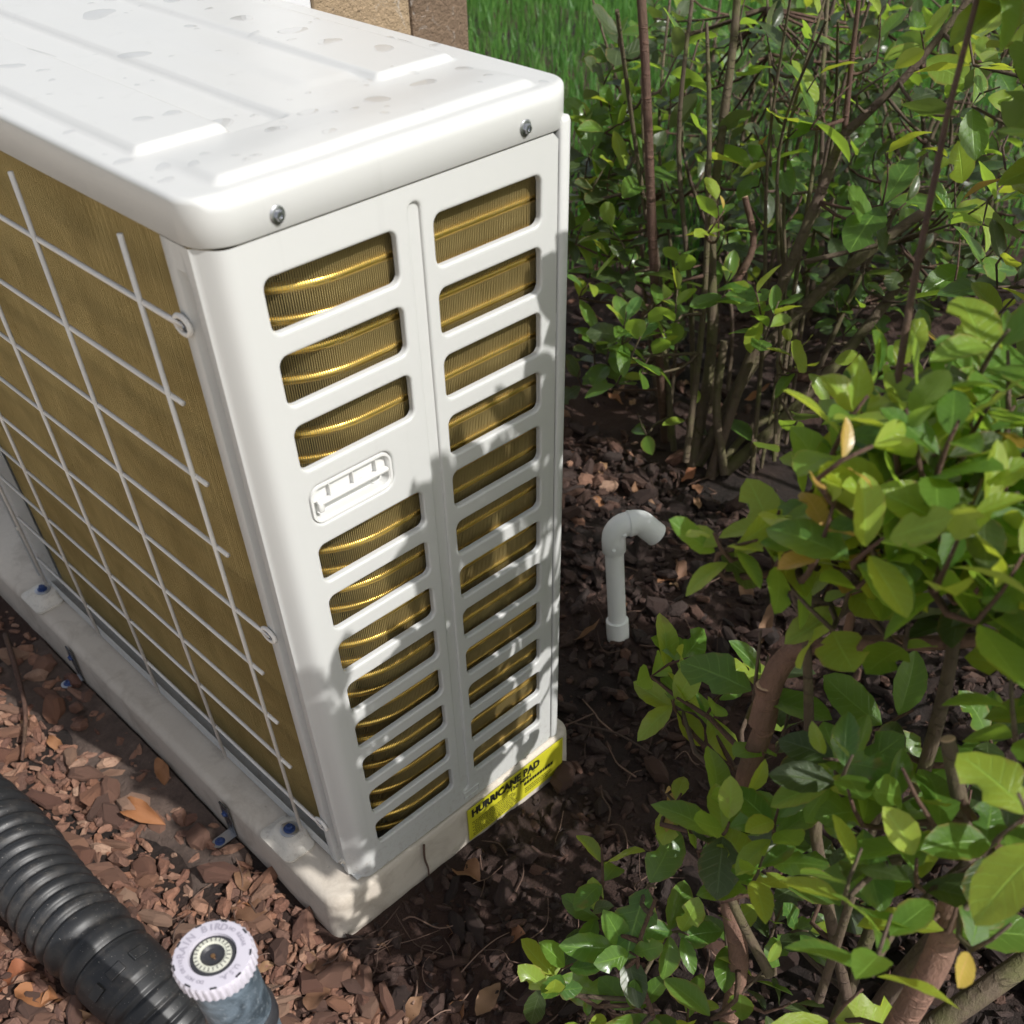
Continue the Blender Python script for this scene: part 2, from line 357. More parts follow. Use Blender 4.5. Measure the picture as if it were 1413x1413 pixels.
# ------------------------------------------------------------------ ground
G = -.08
def in_pad(x, y, e=0): return -.046 - e < x < .365 + e and -.004 - e < y < 1.10 + e
def ground_h(x, y):
    h = .010 * (noise.noise(Vector((x * 3.1, y * 3.1, .3)))) + .006 * noise.noise(Vector((x * 9, y * 9, 2.)))
    h += .0035 * noise.noise(Vector((x * 27, y * 27, 5.))) + .0025 * noise.noise(Vector((x * 61, y * 61, 8.)))
    h += .012 * math.exp(-((x - .588) ** 2 + (y - .115) ** 2) / .0022)
    d = max(-.046 - x, x - .365, -.004 - y, y - 1.10)
    h += .004 * max(0, 1 - d / .05) if d > 0 else 0
    return G + h - .004
xs = np.concatenate([np.arange(-1.2, -.5, .03), np.arange(-.5, .9, .010), np.arange(.9, 1.7, .02), np.arange(1.7, 3.4, .05)])
ys = np.concatenate([np.arange(-1.4, -.5, .04), np.arange(-.5, .9, .010), np.arange(.9, 3.2, .04)])
gv = [(x, y, ground_h(x, y)) for y in ys for x in xs]; nx = len(xs)
gf = [(j * nx + i, j * nx + i + 1, (j + 1) * nx + i + 1, (j + 1) * nx + i) for j in range(len(ys) - 1) for i in range(nx - 1)]
bed = link('mulch_bed', mesh('mulch_bed', gv, gf, True), 'soil'); tag(bed, kind='structure')
lawn = link('lawn', mesh('lawn', [(-60, -60, G - .05), (60, -60, G - .05), (60, 60, G - .05), (-60, 60, G - .05)], [(0, 1, 2, 3)]), 'lawn_soil'); tag(lawn, kind='structure')
# paler sandy patch beside the pad
pv = []; pf = []
for j in range(26):
    for i in range(8):
        y = .17 + j * .024; x = -.145 + .03 * math.sin(j * .5) * (1 - i / 7) + i * (.145 - .047) / 7
        pv.append((x, y, ground_h(x, y) + (.0045 if 0 < i and 0 < j < 25 else -.004)))
for j in range(25):
    for i in range(7): pf.append((j * 8 + i, j * 8 + i + 1, (j + 1) * 8 + i + 1, (j + 1) * 8 + i))
tag(link('soil_patch', mesh('soil_patch', pv, pf, True), 'sandy_soil'), kind='structure')

bounce = MB().box((-5.5, -4.5, G - .09), (-.60, 5.5, G + .012), .008).build('bounce_slab', 'pale_bounce'); tag(bounce, kind='structure')  # unseen slab, added to bounce warm sunlight onto the guard side
# chips
def chip_geo(r):
    n = r.choice((5, 6, 6, 7)); asp = r.uniform(.28, .85); h = r.uniform(.14, .40)
    a0 = r.random() * 6.28; ring = []
    for k in range(n):
        a = a0 + 6.283 * (k + r.uniform(-.3, .3)) / n; q = r.uniform(.75, 1.1); ring.append((math.cos(a) * q, math.sin(a) * q * asp))
    v = []; 
    for sc, z in ((.82, -h), (1, -h * .2), (.97, h * .35), (.66, h)):
        for (x, y) in ring: v.append(Vector((x * sc + r.uniform(-.08, .08), y * sc + r.uniform(-.06, .06), z + r.uniform(-.12, .12) * h * 2)))
    f = []
    for i in range(3):
        for k in range(n): f.append((i * n + k, i * n + (k + 1) % n, (i + 1) * n + (k + 1) % n, (i + 1) * n + k))
    f.append(tuple(3 * n + k for k in range(n))); f.append(tuple(range(n - 1, -1, -1)))
    return v, f
cr = random.Random(11)
CHIPS = [chip_geo(cr) for _ in range(16)]
chip_me = {}
for mname in ('chip_red', 'chip_dark'):
    for i, (v, f) in enumerate(CHIPS):
        me = mesh('bark_chip', v, f); me.materials.append(MATS[mname]); chip_me[mname, i] = me
chips = []
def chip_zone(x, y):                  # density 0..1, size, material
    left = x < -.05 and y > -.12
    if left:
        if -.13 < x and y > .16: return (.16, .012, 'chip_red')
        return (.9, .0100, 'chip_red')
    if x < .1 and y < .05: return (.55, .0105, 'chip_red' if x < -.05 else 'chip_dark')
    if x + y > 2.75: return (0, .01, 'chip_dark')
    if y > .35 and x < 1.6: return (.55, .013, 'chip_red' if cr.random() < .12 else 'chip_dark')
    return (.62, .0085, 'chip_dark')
def try_chip(x, y):
    if in_pad(x, y, .008): return
    d, s, mt = chip_zone(x, y)
    if cr.random() > d: return
    s *= math.exp(cr.gauss(-.35, .65)); s = min(s, .029)
    q = Matrix.Translation((x, y, ground_h(x, y) + s * cr.uniform(.1, .55))) @ Matrix.Rotation(cr.random() * 6.28, 4, 'Z') @ Matrix.Rotation(cr.gauss(0, .42), 4, 'X') @ Matrix.Rotation(cr.gauss(0, .42), 4, 'Y') @ Matrix.Diagonal((s, s * cr.uniform(.6, 1), s, 1))
    u, v, w = proj(Vector((x, y, G))); vis = -20 < u < 1430 and -20 < v < 1430
    chips.append((s / w if vis else 0, q, mt, cr.randrange(16)))
for _ in range(12500): try_chip(cr.uniform(-.62, -.04), cr.uniform(-.2, 1.1))
for _ in range(15000): try_chip(cr.uniform(-.1, 1.0), cr.uniform(-.65, .8))
for _ in range(5200): try_chip(cr.uniform(.4, 2.2), cr.uniform(-.4, 1.8))
for _ in range(1500): try_chip(cr.uniform(-.9, .4), cr.uniform(-1.2, -.2))
chips.sort(key=lambda c: -c[0])
rest = {'chip_red': MB(), 'chip_dark': MB()}
for i, (sz, q, mt, k) in enumerate(chips):
    if i < 300:
        o = link('bark_chip', chip_me[mt, k], None, bed); o.matrix_world = q
    else:
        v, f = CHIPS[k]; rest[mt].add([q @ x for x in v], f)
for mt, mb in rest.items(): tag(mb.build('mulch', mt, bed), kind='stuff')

# ------------------------------------------------------------------ concrete pad
pad = empty('equipment_pad', (.16, .45, G)); PI = pad.matrix_world.inverted() if False else Matrix.Translation((-.16, -.45, -G))
tag(pad, 'grey concrete equipment pad with rounded edges under the outdoor unit', 'pad')
PADT = -.008
def pad_mesh():
    mb = MB(); lay = []; r = .013
    def loop(x0, x1, y0, y1, z, rc=.022):
        return [(x, y, z) for x, y in rrect(x0, x1, y0, y1, rc, 6)]
    for k in range(7):
        a = R(90 * k / 6); ins = r * (1 - math.cos(a)); z = PADT - r + r * math.sin(a)
        lay.append((ins, z))
    rings = [loop(-.046, .362, -.0045, 1.10, -.16)] + [loop(-.040 + i * 1, .358 - i, -.0035 + i * .4, 1.095 - i, z) for i, z in lay]
    v = [p for rg in rings for p in rg]; n = len(rings[0]); f = []
    for i in range(len(rings) - 1):
        for k in range(n): f.append((i * n + k, i * n + (k + 1) % n, (i + 1) * n + (k + 1) % n, (i + 1) * n + k))
    f.append(tuple((len(rings) - 1) * n + k for k in range(n)))
    return [PI @ Vector(x) for x in v], f
v, f = pad_mesh(); link('slab', mesh('slab', v, f, True), 'concrete', pad)
# label on the pad
lab = empty('pad_label', (.255, -.0062, -.042)); LI = Matrix.Translation((-.255, .0062, .042))
tag(lab, 'yellow printed hurricane sticker on the side of the concrete pad', 'sticker')
lx0, lx1, lz0, lz1 = .164, .335, -.0745, -.0135
mb = MB().box((lx0, -.0062, lz0), (lx1, -.0048, lz1), 0, LI); mb.build('sticker_sheet', 'yellow_label', lab)
pr_ = MB()
def label_text(txt, size, x, z, bold, sx=1.0):
    v, f = text_geo(txt, size, bold); pr_.add([LI @ Vector((x + p.x * sx, -.0066, z + p.y)) for p in v], f)
label_text('HURRICANE PAD', .0190, lx0 + .006, lz1 - .0170, .0011, .82)
label_text('* 150 MPH *', .0100, lx0 + .066, lz1 - .0270, .0004)
lr = random.Random(5)
for i in range(9):                    # illegible fine print
    z = lz1 - .029 - i * .0034; x = lx0 + .006 + (.004 if i in (2, 4, 6) else 0)
    end = lx0 + (.085 if i > 0 else .075) - lr.uniform(0, .012)
    while x < end:
        w = lr.uniform(.0015, .005); pr_.add([LI @ Vector(p) for p in ((x, -.0066, z), (x + w, -.0066, z), (x + w, -.0066, z + .0014), (x, -.0066, z + .0014))], [(0, 1, 2, 3)]); x += w + .0009
for (x, z, w, h) in ((.098, -.036, .05, .006), (.100, -.044, .045, .0014), (.100, -.048, .05, .0014), (.10, -.052, .04, .0014)):
    xx = lx0 + x
    while xx < lx0 + x + w:
        q = lr.uniform(.002, .005); pr_.add([LI @ Vector(p) for p in ((xx, -.0066, lz1 + z), (xx + q, -.0066, lz1 + z), (xx + q, -.0066, lz1 + z + h), (xx, -.0066, lz1 + z + h))], [(0, 1, 2, 3)]); xx += q + .0009
pr_.build('print', 'black_print', lab)

# ------------------------------------------------------------------ outdoor unit
UX, UY = .33, .80
unit = empty('outdoor_unit', (0, 0, 0))
tag(unit, 'cream outdoor heat pump unit with slotted side panel and wire coil guard', 'heat pump')
ZB, ZS, ZT, CZ = -.004, .7005, .734, .7300
# --- top cap as nine patches
def sst(x, a, b):
    t = min(1, max(0, (x - a) / (b - a))); return t * t * (3 - 2 * t)
def cap_h(x, y):
    h = .0042 * sst(y, .0130, .0210) * (1 - sst(y, .035, .100)) * sst(x, .024, .035) * (1 - sst(x, .300, .311))
    h += .0044 * sst(x, .0195, .0265) * (1 - sst(x, .088, .100)) * sst(y, .099, .107)
    h -= .0044 * sst(x, .088, .100) * (1 - sst(x, .135, .142)) * sst(y, .094, .102)
    h += .0044 * sst(x, .230, .237) * (1 - sst(x, .306, .314)) * sst(y, .107, .115)
    h += .0012 * sst(x, .178, .196) * (1 - sst(x, .230, .237)) * sst(y, .13, .15)
    h += .0005 * noise.noise(Vector((x * 14, y * 10, 0)))
    return h
CX0, CX1, CY0, CY1, CR = -.0008, .3380, -.0012, UY + .001, .0290
def cap_sd(x, y):
    qx = abs(x - (CX0 + CX1) / 2) - ((CX1 - CX0) / 2 - CR); qy = abs(y - (CY0 + CY1) / 2) - ((CY1 - CY0) / 2 - CR)
    return CR - (math.hypot(max(qx, 0), max(qy, 0)) + min(max(qx, qy), 0))
def cap_z(x, y):
    d = max(0, cap_sd(x, y)); wy = sst(min(x - CX0, CX1 - x) - (y - CY0), -.004, .012); r = .0040 + .0055 * wy; z = CZ
    if d < r: z -= r - math.sqrt(max(0, r * r - (r - d) ** 2))
    return z + cap_h(x, y) * sst(d, 0, .012)
bm = bmesh.new()
def patch(fn, nu, nv):
    g = [[bm.verts.new(fn(i / nu, j / nv)) for i in range(nu + 1)] for j in range(nv + 1)]
    for j in range(nv):
        for i in range(nu):
            q = [g[j][i], g[j][i + 1], g[j + 1][i + 1], g[j + 1][i]]
            bm.faces.new(q)
ix0, ix1, iy0, iy1 = CX0 + CR, CX1 - CR, CY0 + CR, CY1 - CR
NU, NV, ND = 120, 260, 16
def at2(x, y): return (x, y, cap_z(x, y))
ease = lambda t: math.sin(t * math.pi / 2)
def w3(t):                            # denser rows near the nose end
    return t ** 1.35
patch(lambda a, b: at2(ix0 + (ix1 - ix0) * a, iy0 + (iy1 - iy0) * w3(b)), NU, NV)
patch(lambda a, b: at2(ix0 + (ix1 - ix0) * b, iy0 - CR * ease(a)), ND, NU)
patch(lambda a, b: at2(ix0 + (ix1 - ix0) * a, iy1 + CR * ease(b)), NU, ND)
patch(lambda a, b: at2(ix0 - CR * ease(b), iy0 + (iy1 - iy0) * w3(a)), NV, ND)
patch(lambda a, b: at2(ix1 + CR * ease(a), iy0 + (iy1 - iy0) * w3(b)), ND, NV)
NC = 14
for cx, cy, a0 in ((ix0, iy0, 180), (ix1, iy0, 270), (ix1, iy1, 0), (ix0, iy1, 90)):
    patch(lambda a, b: at2(cx + CR * ease(a) * math.cos(R(a0 + 90 * b)), cy + CR * ease(a) * math.sin(R(a0 + 90 * b))), ND, NC)
bmesh.ops.remove_doubles(bm, verts=bm.verts[:], dist=2e-5)
border = [e for e in bm.edges if len(e.link_faces) == 1]
ring = [(z, o) for z, o in ((ZS + .0012, 0), (ZS, .0012), (ZS + .004, .0028))]
cur = border
for z, off in ring:
    ex = bmesh.ops.extrude_edge_only(bm, edges=cur)['geom']
    nv_ = [g for g in ex if isinstance(g, bmesh.types.BMVert)]; cur = [g for g in ex if isinstance(g, bmesh.types.BMEdge) and all(v in set(nv_) for v in g.verts)]
    for v in nv_:
        c = Vector(((min(max(v.co.x, ix0), ix1)), min(max(v.co.y, iy0), iy1), 0)); d = Vector((v.co.x, v.co.y, 0)) - c
        if d.length > 1e-6: d = d.normalized() * (CR - off); v.co.x = c.x + d.x; v.co.y = c.y + d.y
        v.co.z = z
bmesh.ops.recalc_face_normals(bm, faces=bm.faces[:])
for f_ in bm.faces: f_.smooth = True
me = bpy.data.meshes.new('top_cap'); bm.to_mesh(me); bm.free()
link('top_cap', me, 'cream_paint', unit)
# --- slotted side panel
xl0, xl1, xr0, xr1, pit, sh, zt0 = .0373, .1506, .1864, .2981, .0542, .0375, .6743
holes = []; ho = MB()
for row in range(12):
    z1 = zt0 - row * pit
    holes.append((xr0, xr1, z1 - sh, z1, .0072))
    if row != 3: holes.append((xl0, xl1, z1 - sh, z1, .0072))
hz1 = zt0 - 3 * pit + .0015
HX0, HX1, HZ0, HZ1 = .0385, .1225, hz1 - .0365, hz1 - .001
PX0, PX1 = .030, .3165
outer = [(PX0, ZB), (PX1 - .004, ZB), (PX1, ZB + .004), (PX1, ZS - .006), (PX1 - .006, ZS - .0005), (PX0, ZS - .0005)]
LIP = .0022
groove = (.1635, .1745, .020, .6875, .0052)
allh = [(a - LIP, b + LIP, c - LIP, d + LIP, r + LIP) for a, b, c, d, r in holes]
allh.append((HX0 - LIP, HX1 + LIP, HZ0 - LIP, HZ1 + LIP, .011 + LIP)); allh.append(tuple(g + k for g, k in zip(groove, (-LIP, LIP, -LIP, LIP, LIP))))
loops = [[Vector((x, z, 0)) for x, z in outer]] + [[Vector((x, z, 0)) for x, z in rrect(a, b, c, d, r, 6)] for a, b, c, d, r in allh]
tri = tessellate_polygon(loops); flat = [p for l in loops for p in l]
sp = MB(); sp.add([(p.x, 0, p.y) for p in flat], [tuple(t) for t in tri])
spl = sp.build('side_panel', 'cream_paint', unit)
def lips(mb, a, b, c, d, r, depth=.006, extra=.0016):
    rings = []
    def rg(o, y): rings.append([(x, y, z) for x, z in rrect(a - o, b + o, c - o, d + o, max(r + o, .0005), 6)])
    rg(LIP + extra, -.00002); rg(LIP, -.00002)
    for k in range(1, 6):
        an = R(90 * k / 5); rg(LIP * (1 - math.sin(an)), LIP * (1 - math.cos(an)))
    rg(0, depth)
    n = len(rings[0]); v = [p for q in rings for p in q]; f = []
    for i in range(len(rings) - 1):
        for k in range(n): f.append((i * n + k, (i + 1) * n + k, (i + 1) * n + (k + 1) % n, i * n + (k + 1) % n))
    mb.add(v, f)
for h_ in holes:
    mb = MB(); lips(mb, *h_); mb.build('slot_rim', 'cream_paint', spl, True)
mb = MB(); lips(mb, *groove, depth=.0026); mb.add([(x, .0026, z) for x, z in rrect(groove[0], groove[1], groove[2], groove[3], groove[4])], [tuple(range(28))]); mb.build('groove', 'cream_paint', spl, True)
# small stamped rectangle under the groove
mb = MB()
for a, b, c, d in ((.1655, .1905, .0145, .0155), (.1655, .1905, .0045, .0055), (.1655, .1665, .0055, .0145), (.1895, .1905, .0055, .0145)): mb.box((a, -.0010, c), (b, .0004, d), .0003)
mb.build('stamped_frame', 'cream_paint', spl)
# rounded corner and flange with pressed channel (plan profile swept up)
prof = [(.0300, 0), (.0215, 0), (.0185, .0003), (.0155, .0011), (.0128, .0026), (.0104, .0048), (.0084, .0075), (.0066, .0104), (.0050, .0132), (.0036, .0158), (.0024, .0178), (.0012, .0190), (.0004, .0197), (.0004, .0275), (.0010, .0286), (.0064, .0312), (.0072, .0326), (.0072, .0378), (.0064, .0392), (.0010, .0418), (.0004, .0430), (.0004, .0535), (.0012, .0548), (.0030, .0552), (.016, .0552)]
zsl = [ZB, ZB + .02, .06, .12, .3, .5, .6, .672, .682, ZS - .004, ZS - .0005]
v = []; f = []
for z in zsl:
    for (x, y) in prof:
        fade = 1 if z < .675 else 0                     # channel ends below the cap
        if .0280 < y < .0425 and not fade and x < .012: x = .0004
        v.append((x, y, z))
n = len(prof)
for i in range(len(zsl) - 1):
    for k in range(n - 1): f.append((i * n + k, (i + 1) * n + k, (i + 1) * n + k + 1, i * n + k + 1))
cp = MB().add(v, f); cp.build('corner_flange', 'cream_paint', unit, angle=34)
# right post (front cabinet edge) beside the panel
prf = [(.3185, .010), (.3185, .0012), (.3192, .0000), (.3205, -.0010), (.3265, -.0010), (.3300, .0002), (.3322, .0026), (.3330, .006), (.3330, .03)]
v = []; f = []
zz = [(ZB, 0), (ZS + .004, 0), (ZS + .0065, .0012), (ZS + .0075, .003)]
for z, ins in zz:
    for x, y in prf: v.append((x + (ins if x < .32 else -ins if x > .33 else 0), y + ins, z))
n = len(prf)
for i in range(3):
    for k in range(n - 1): f.append((i * n + k, i * n + k + 1, (i + 1) * n + k + 1, (i + 1) * n + k))
f.append(tuple(3 * n + k for k in range(n)))
MB().add(v, f).build('corner_post', 'cream_paint', unit, angle=40)
# other sides, base, and black sheets added for the shade inside
mb = MB(); mb.box((.3315, .0302, ZB), (.3328, UY, ZS - .001)); mb.build('front_panel', 'cream_paint', unit)
mb = MB(); mb.box((.0005, UY - .0012, ZB), (.3312, UY, ZS - .001)); mb.build('end_panel', 'cream_paint', unit)
mb = MB(); mb.box((.06, .055, .03), (.062, UY - .05, .69)); mb.box((.0625, .053, .03), (.306, .055, .69)); mb.box((.306, .004, .0), (.3085, .054, .69)); mb.box((.03, .025, .6905), (.315, UY - .01, .6925)); mb.build('shade_sheets', 'inside_shade', unit)
mb = MB(); mb.box((.0012, .0560, ZB), (.0024, UY - .056, .0165), .0004); mb.box((.0024, .0060, ZB), (.33, UY - .002, ZB + .0016)); mb.build('base_pan', 'cream_paint', unit)
# left post at the far end of the guard
prof2 = [(x, UY - y) for x, y in prof[11:]]
v = [(x, y, z) for z in (ZB, .3, ZS - .0005) for x, y in prof2]; n = len(prof2)
f = [(i * n + k, i * n + k + 1, (i + 1) * n + k + 1, (i + 1) * n + k) for i in range(2) for k in range(n - 1)]
MB().add(v, f).build('far_flange', 'cream_paint', unit, angle=34)
# --- handle insert
hp = link('handle', None, None, unit)
mb = MB(); lips(mb, HX0, HX1, HZ0, HZ1, .011, .002); mb.build('recess_rim', 'cream_paint', hp, True)
def ringpart(mb, o0, o1, y0, y1, a=HX0, b=HX1, c=HZ0, d=HZ1, r=.011):
    n_ = 28; A = [(x, y0, z) for x, z in rrect(a + o0, b - o0, c + o0, d - o0, r - o0)]; B = [(x, y1, z) for x, z in rrect(a + o1, b - o1, c + o1, d - o1, max(r - o1, .002))]
    mb.add(A + B, [(k, n_ + k, n_ + (k + 1) % n_, (k + 1) % n_) for k in range(n_)])
mb = MB(); ringpart(mb, .0004, .0010, .003, .0002); ringpart(mb, .0010, .0030, .0002, .0002); ringpart(mb, .0030, .0042, .0002, .0018); ringpart(mb, .0042, .0046, .0018, .0105)
mb.add([(x, .0105, z) for x, z in rrect(HX0 + .0045, HX1 - .0045, HZ0 + .0045, HZ1 - .0045, .006)], [tuple(range(28))])
mb.build('recess', 'white_plastic', hp, angle=40)
zb_ = HZ0 + .0165
mb = MB(); mb.box((HX0 + .010, -.0012, zb_), (HX1 - .005, .0042, zb_ + .0042), .0016, None, 3); mb.box((HX0 + .007, -.0008, zb_ - .006), (HX0 + .0125, .0045, zb_ + .004), .0016, None, 3); mb.build('grip_bar', 'white_plastic', hp, True)
mb = MB(); mb.box((HX0 + .006, .0050, zb_ + .002), (HX1 - .0045, .0060, HZ1 - .0045)); mb.build('shelf', 'white_plastic', hp)
for k in range(3):
    x = HX0 + .020 + k * .0235
    mb = MB(); mb.box((x, .0006, zb_ + .0040), (x + .0010, .0050, HZ1 - .0042)); mb.build('rib', 'white_plastic', hp)
mb = MB(); mb.lathe([(.0052, 0), (.0052, -.0012), (.0040, -.0012), (.0040, -.0006), (0, -.0006)], 20, Matrix.Translation((HX1 - .0135, .0103, HZ0 + .010)) @ Matrix.Rotation(R(90), 4, 'X').inverted()); mb.build('moulding_mark', 'white_plastic', hp)
# --- screws
def hexscrew(name, parent, loc, out, r=.0036, m1='zinc', m2=None, washer=True, single=False):
    """flange-head hex screw pointing along `out`"""
    mt = Matrix.Translation(loc) @ Vector(out).to_track_quat('Z', 'Y').to_matrix().to_4x4()
    mb = MB()
    if washer: mb.lathe([(r * 1.55, -.0005), (r * 1.6, .0004), (r * 1.35, .0010), (r * .9, .0013)], 20, mt)
    o = mb.build(name, m1, parent, angle=40) if washer and not single else None
    if not single: mb = MB()
    mb.lathe([(r, .0006), (r, .0032), (r * .86, .0040), (r * .45, .0040), (r * .40, .0028), (0, .0028)], 6, mt)
    if o is None: return mb.build(name, m2 or m1, parent)
    mb.build('head', m2 or m1, o); return o
for x in (.0565, .2795): hexscrew('cap_screw', unit, (x, -.0014, .7105), (0, -1, 0))
hexscrew('flange_screw', unit, (.0002, .026, .018), (-1, 0, 0), .0030, 'beige_paint')
hexscrew('flange_screw', unit, (.0002, UY - .026, .10), (-1, 0, 0), .0030, 'beige_paint')
# --- coil: outer path along the side, round the bend, along the guard
CYF, CXF, BR = .0115, .0185, .092
def coil_path(s, off=0):
    L1 = .3035 - (CXF + BR); L2 = BR * math.pi / 2
    if s < L1: return Vector((.3035 - s, CYF + off, 0)), Vector((-1, 0, 0)), Vector((0, 1, 0))
    if s < L1 + L2:
        a = (s - L1) / BR; c = Vector((CXF + BR, CYF + BR, 0)); d = Vector((-math.sin(a), -math.cos(a), 0))
        return c + d * (BR - off), Vector((-math.cos(a), math.sin(a), 0)), -d
    q = s - L1 - L2; return Vector((CXF + off, CYF + BR + q, 0)), Vector((0, 1, 0)), Vector((1, 0, 0))
LTOT = .3035 - (CXF + BR) + BR * math.pi / 2 + (UY - .055 - CYF - BR)
coil = link('coil', None, None, unit)
mb = MB(); s_ = .0005; th = .00028; fr_ = random.Random(3)
while s_ < LTOT:
    p, tg, inn = coil_path(s_); j = fr_.gauss(0, .00012)
    a = p - tg * th + inn * abs(j); b = p + tg * th + inn * abs(j); cc = b + inn * .02; d = a + inn * .02
    z0, z1 = .008, .689
    mb.add([(q.x, q.y, z) for z in (z0, z1) for q in (a, b, cc, d)], [(0, 1, 5, 4), (1, 2, 6, 5), (3, 0, 4, 7)])
    s_ += .00185
tag(mb.build('fins', 'fin_metal', coil), kind='stuff')
for k in range(30):
    z = .020 + k * .0226; pts = []; s2 = 0
    while s2 <= LTOT: pts.append(coil_path(s2, .0040 if s2 < .30 else min(.0080, .0040 + (s2 - .30) * .08))[0] + Vector((0, 0, z))); s2 += .012
    mb = MB(); mb.tube(pts, .0042, 10, True, 1); mb.build('tube', 'tube_metal', coil, True)
# --- wire guard
XW = -.0035
guard = link('wire_guard', None, None, unit)
VY = [.1 + .1615 * k for k in range(5)]
HZ = [.643 - k * .0718 for k in range(9)]
for i, y in enumerate(VY):
    if y > UY - .05: continue
    mb = MB(); mb.tube([(XW - .0020, y, .692 if i != 0 else .690), (XW - .0020, y, .35), (XW - .0020, y, .012)], .0022, 8, True, 1); mb.build('wire', 'wire_coat', guard, True)
for i, z in enumerate(HZ):
    mb = MB()
    if i in (0, 4, 8):
        mb.tube([(XW, .735, z), (XW, .35, z), (XW, .068, z), (XW + .001, .060, z - .0008)], .0022, 8, True, 2)
        ringp = [(XW + .0015, .0505 + .0095 * math.cos(R(a)), z - .001 + .0062 * math.sin(R(a))) for a in range(0, 361, 20)]
        mb.tube(ringp, .0021, 8, False, 1)
        mb.build('wire', 'wire_coat', guard, True)
        hexscrew('guard_screw', guard, (XW + .0034, .0500, z - .001), (-1, 0, 0), .0033, 'zinc', single=True)
    else:
        mb.tube([(XW, .735, z), (XW, .35, z), (XW, .083, z)], .0022, 8, True, 1); mb.build('wire', 'wire_coat', guard, True)
# --- feet
def foot(yc):
    ft = link('mounting_foot', None, None, unit); mb = MB()
    lv = [((-.0415, .002, yc - .032, yc + .032), PADT + .0002, .010), ((-.0415, .002, yc - .032, yc + .032), PADT + .0030, .010), ((-.0330, .002, yc - .0255, yc + .0255), PADT + .0045, .011), ((-.0290, .002, yc - .021, yc + .021), PADT + .0125, .012), ((-.0270, .002, yc - .019, yc + .019), PADT + .0140, .012)]
    rings = [[(x, y, z) for x, y in rrect(a[0], a[1], a[2], a[3], r)] for a, z, r in lv]; n = 28
    mb.add([p for q in rings for p in q], [(i * n + k, i * n + (k + 1) % n, (i + 1) * n + (k + 1) % n, (i + 1) * n + k) for i in range(4) for k in range(n)] + [tuple(4 * n + k for k in range(n))])
    mb.build('plate', 'beige_paint', ft, angle=50)
    mb = MB(); mb.lathe([(.0035, 0), (.0035, .0003)], 12, Matrix.Translation((-.0145, yc + .0095, PADT + .0142))); mb.build('slot', 'inside_shade', ft)
    mb = MB(); mb.lathe([(.0115, 0), (.0115, .0014), (.0108, .0018), (.0048, .0018)], 28, Matrix.Translation((-.0135, yc, PADT + .0144))); w = mb.build('washer', 'zinc', ft, angle=40)
    mt = Matrix.Translation((-.0135, yc, PADT + .0160)) @ Matrix.Rotation(R(6), 4, 'Y')
    mb = MB(); mb.lathe([(.0072, 0), (.0072, .0010), (.0050, .0016)], 20, mt); mb.lathe([(.0048, .0012), (.0048, .0055), (.0040, .0064), (0, .0064)], 6, mt); mb.build('bolt', 'blue_screw', ft)
for yc in (.114, .748): foot(yc)

# ------------------------------------------------------------------ angle brackets holding the pad
def bracket(name, y, label, tilt):
    b = empty(name, (-.0425, y, G)); mt = Matrix.Rotation(tilt, 4, 'Z')
    mb = MB(); w = .0085
    def strip(x0, x1, z0, z1):
        mb.box((x0, -w, z0), (x1, -w + .005, z1), .0004, mt); mb.box((x0, w - .005, z0), (x1, w, z1), .0004, mt)
        mb.box((x0, -.0016, z0), (x1, .0016, z1), .0004, mt)
        for a in (0, .35, .72, .93): 
            zz0 = z0 + (z1 - z0) * a; mb.box((x0 - .0001, -w + .0005, zz0), (x1 + .0001, w - .0005, zz0 + (z1 - z0) * .07), 0, mt)
        mb.box((x0 - .0002, -w + .0003, z0 + (z1 - z0) * .60), (x1 + .0002, w - .0003, z0 + (z1 - z0) * .80), 0, mt)
    strip(-.0022, -.0002, .006, .064); mb.build('upright', 'dark_zinc', b)
    mb = MB(); mb.box((-.024, -w, .0055), (-.0002, w, .0075), .0004, mt); mb.lathe([(w, 0), (w, .002)], 20, mt @ Matrix.Translation((-.024, 0, .0054))); mb.build('foot_plate', 'zinc', b)
    hexscrew('screw', b, mt @ Vector((-.0023, 0, .047)), (-1, 0, 0), .0036, 'blue_screw')
    hexscrew('screw', b, mt @ Vector((-.022, 0, .0074)), (0, 0, 1), .0042, 'blue_screw')
    tag(b, label, 'bracket', 'angle brackets fixing the pad'); return b
bracket('angle_bracket', .222, 'slotted metal angle bracket on the pad beside the nearer mounting foot', .05)
bracket('angle_bracket', .628, 'slotted metal angle bracket on the pad below the farther mounting foot', -.04)

# ------------------------------------------------------------------ corrugated hose
hose = empty('drain_hose', (-.27, .3, G)); HI = Matrix.Translation((.27, -.3, -G))
tag(hose, 'black corrugated drain hose lying on the mulch at lower left', 'hose')
def smooth_path(pts, step):
    pts = [Vector(p) for p in pts]; out = []
    for i in range(len(pts) - 1):
        p0 = pts[max(i - 1, 0)]; p1 = pts[i]; p2 = pts[i + 1]; p3 = pts[min(i + 2, len(pts) - 1)]
        for k in range(60):
            u = k / 60; out.append(.5 * ((2 * p1) + (p2 - p0) * u + (2 * p0 - 5 * p1 + 4 * p2 - p3) * u * u + (3 * p1 - p0 - 3 * p2 + p3) * u ** 3))
    out.append(pts[-1]); res = [out[0]]; acc = 0
    for a, b in zip(out, out[1:]):
        acc += (b - a).length
        if acc >= step: res.append(b); acc = 0
    return res
hp_ = smooth_path([(-.35, 1.05, -.025), (-.292, .62, -.027), (-.262, .40, -.028), (-.262, .27, -.032), (-.255, .165, -.042), (-.246, .095, -.062), (-.238, .045, -.095), (-.23, .01, -.14)], .00165)
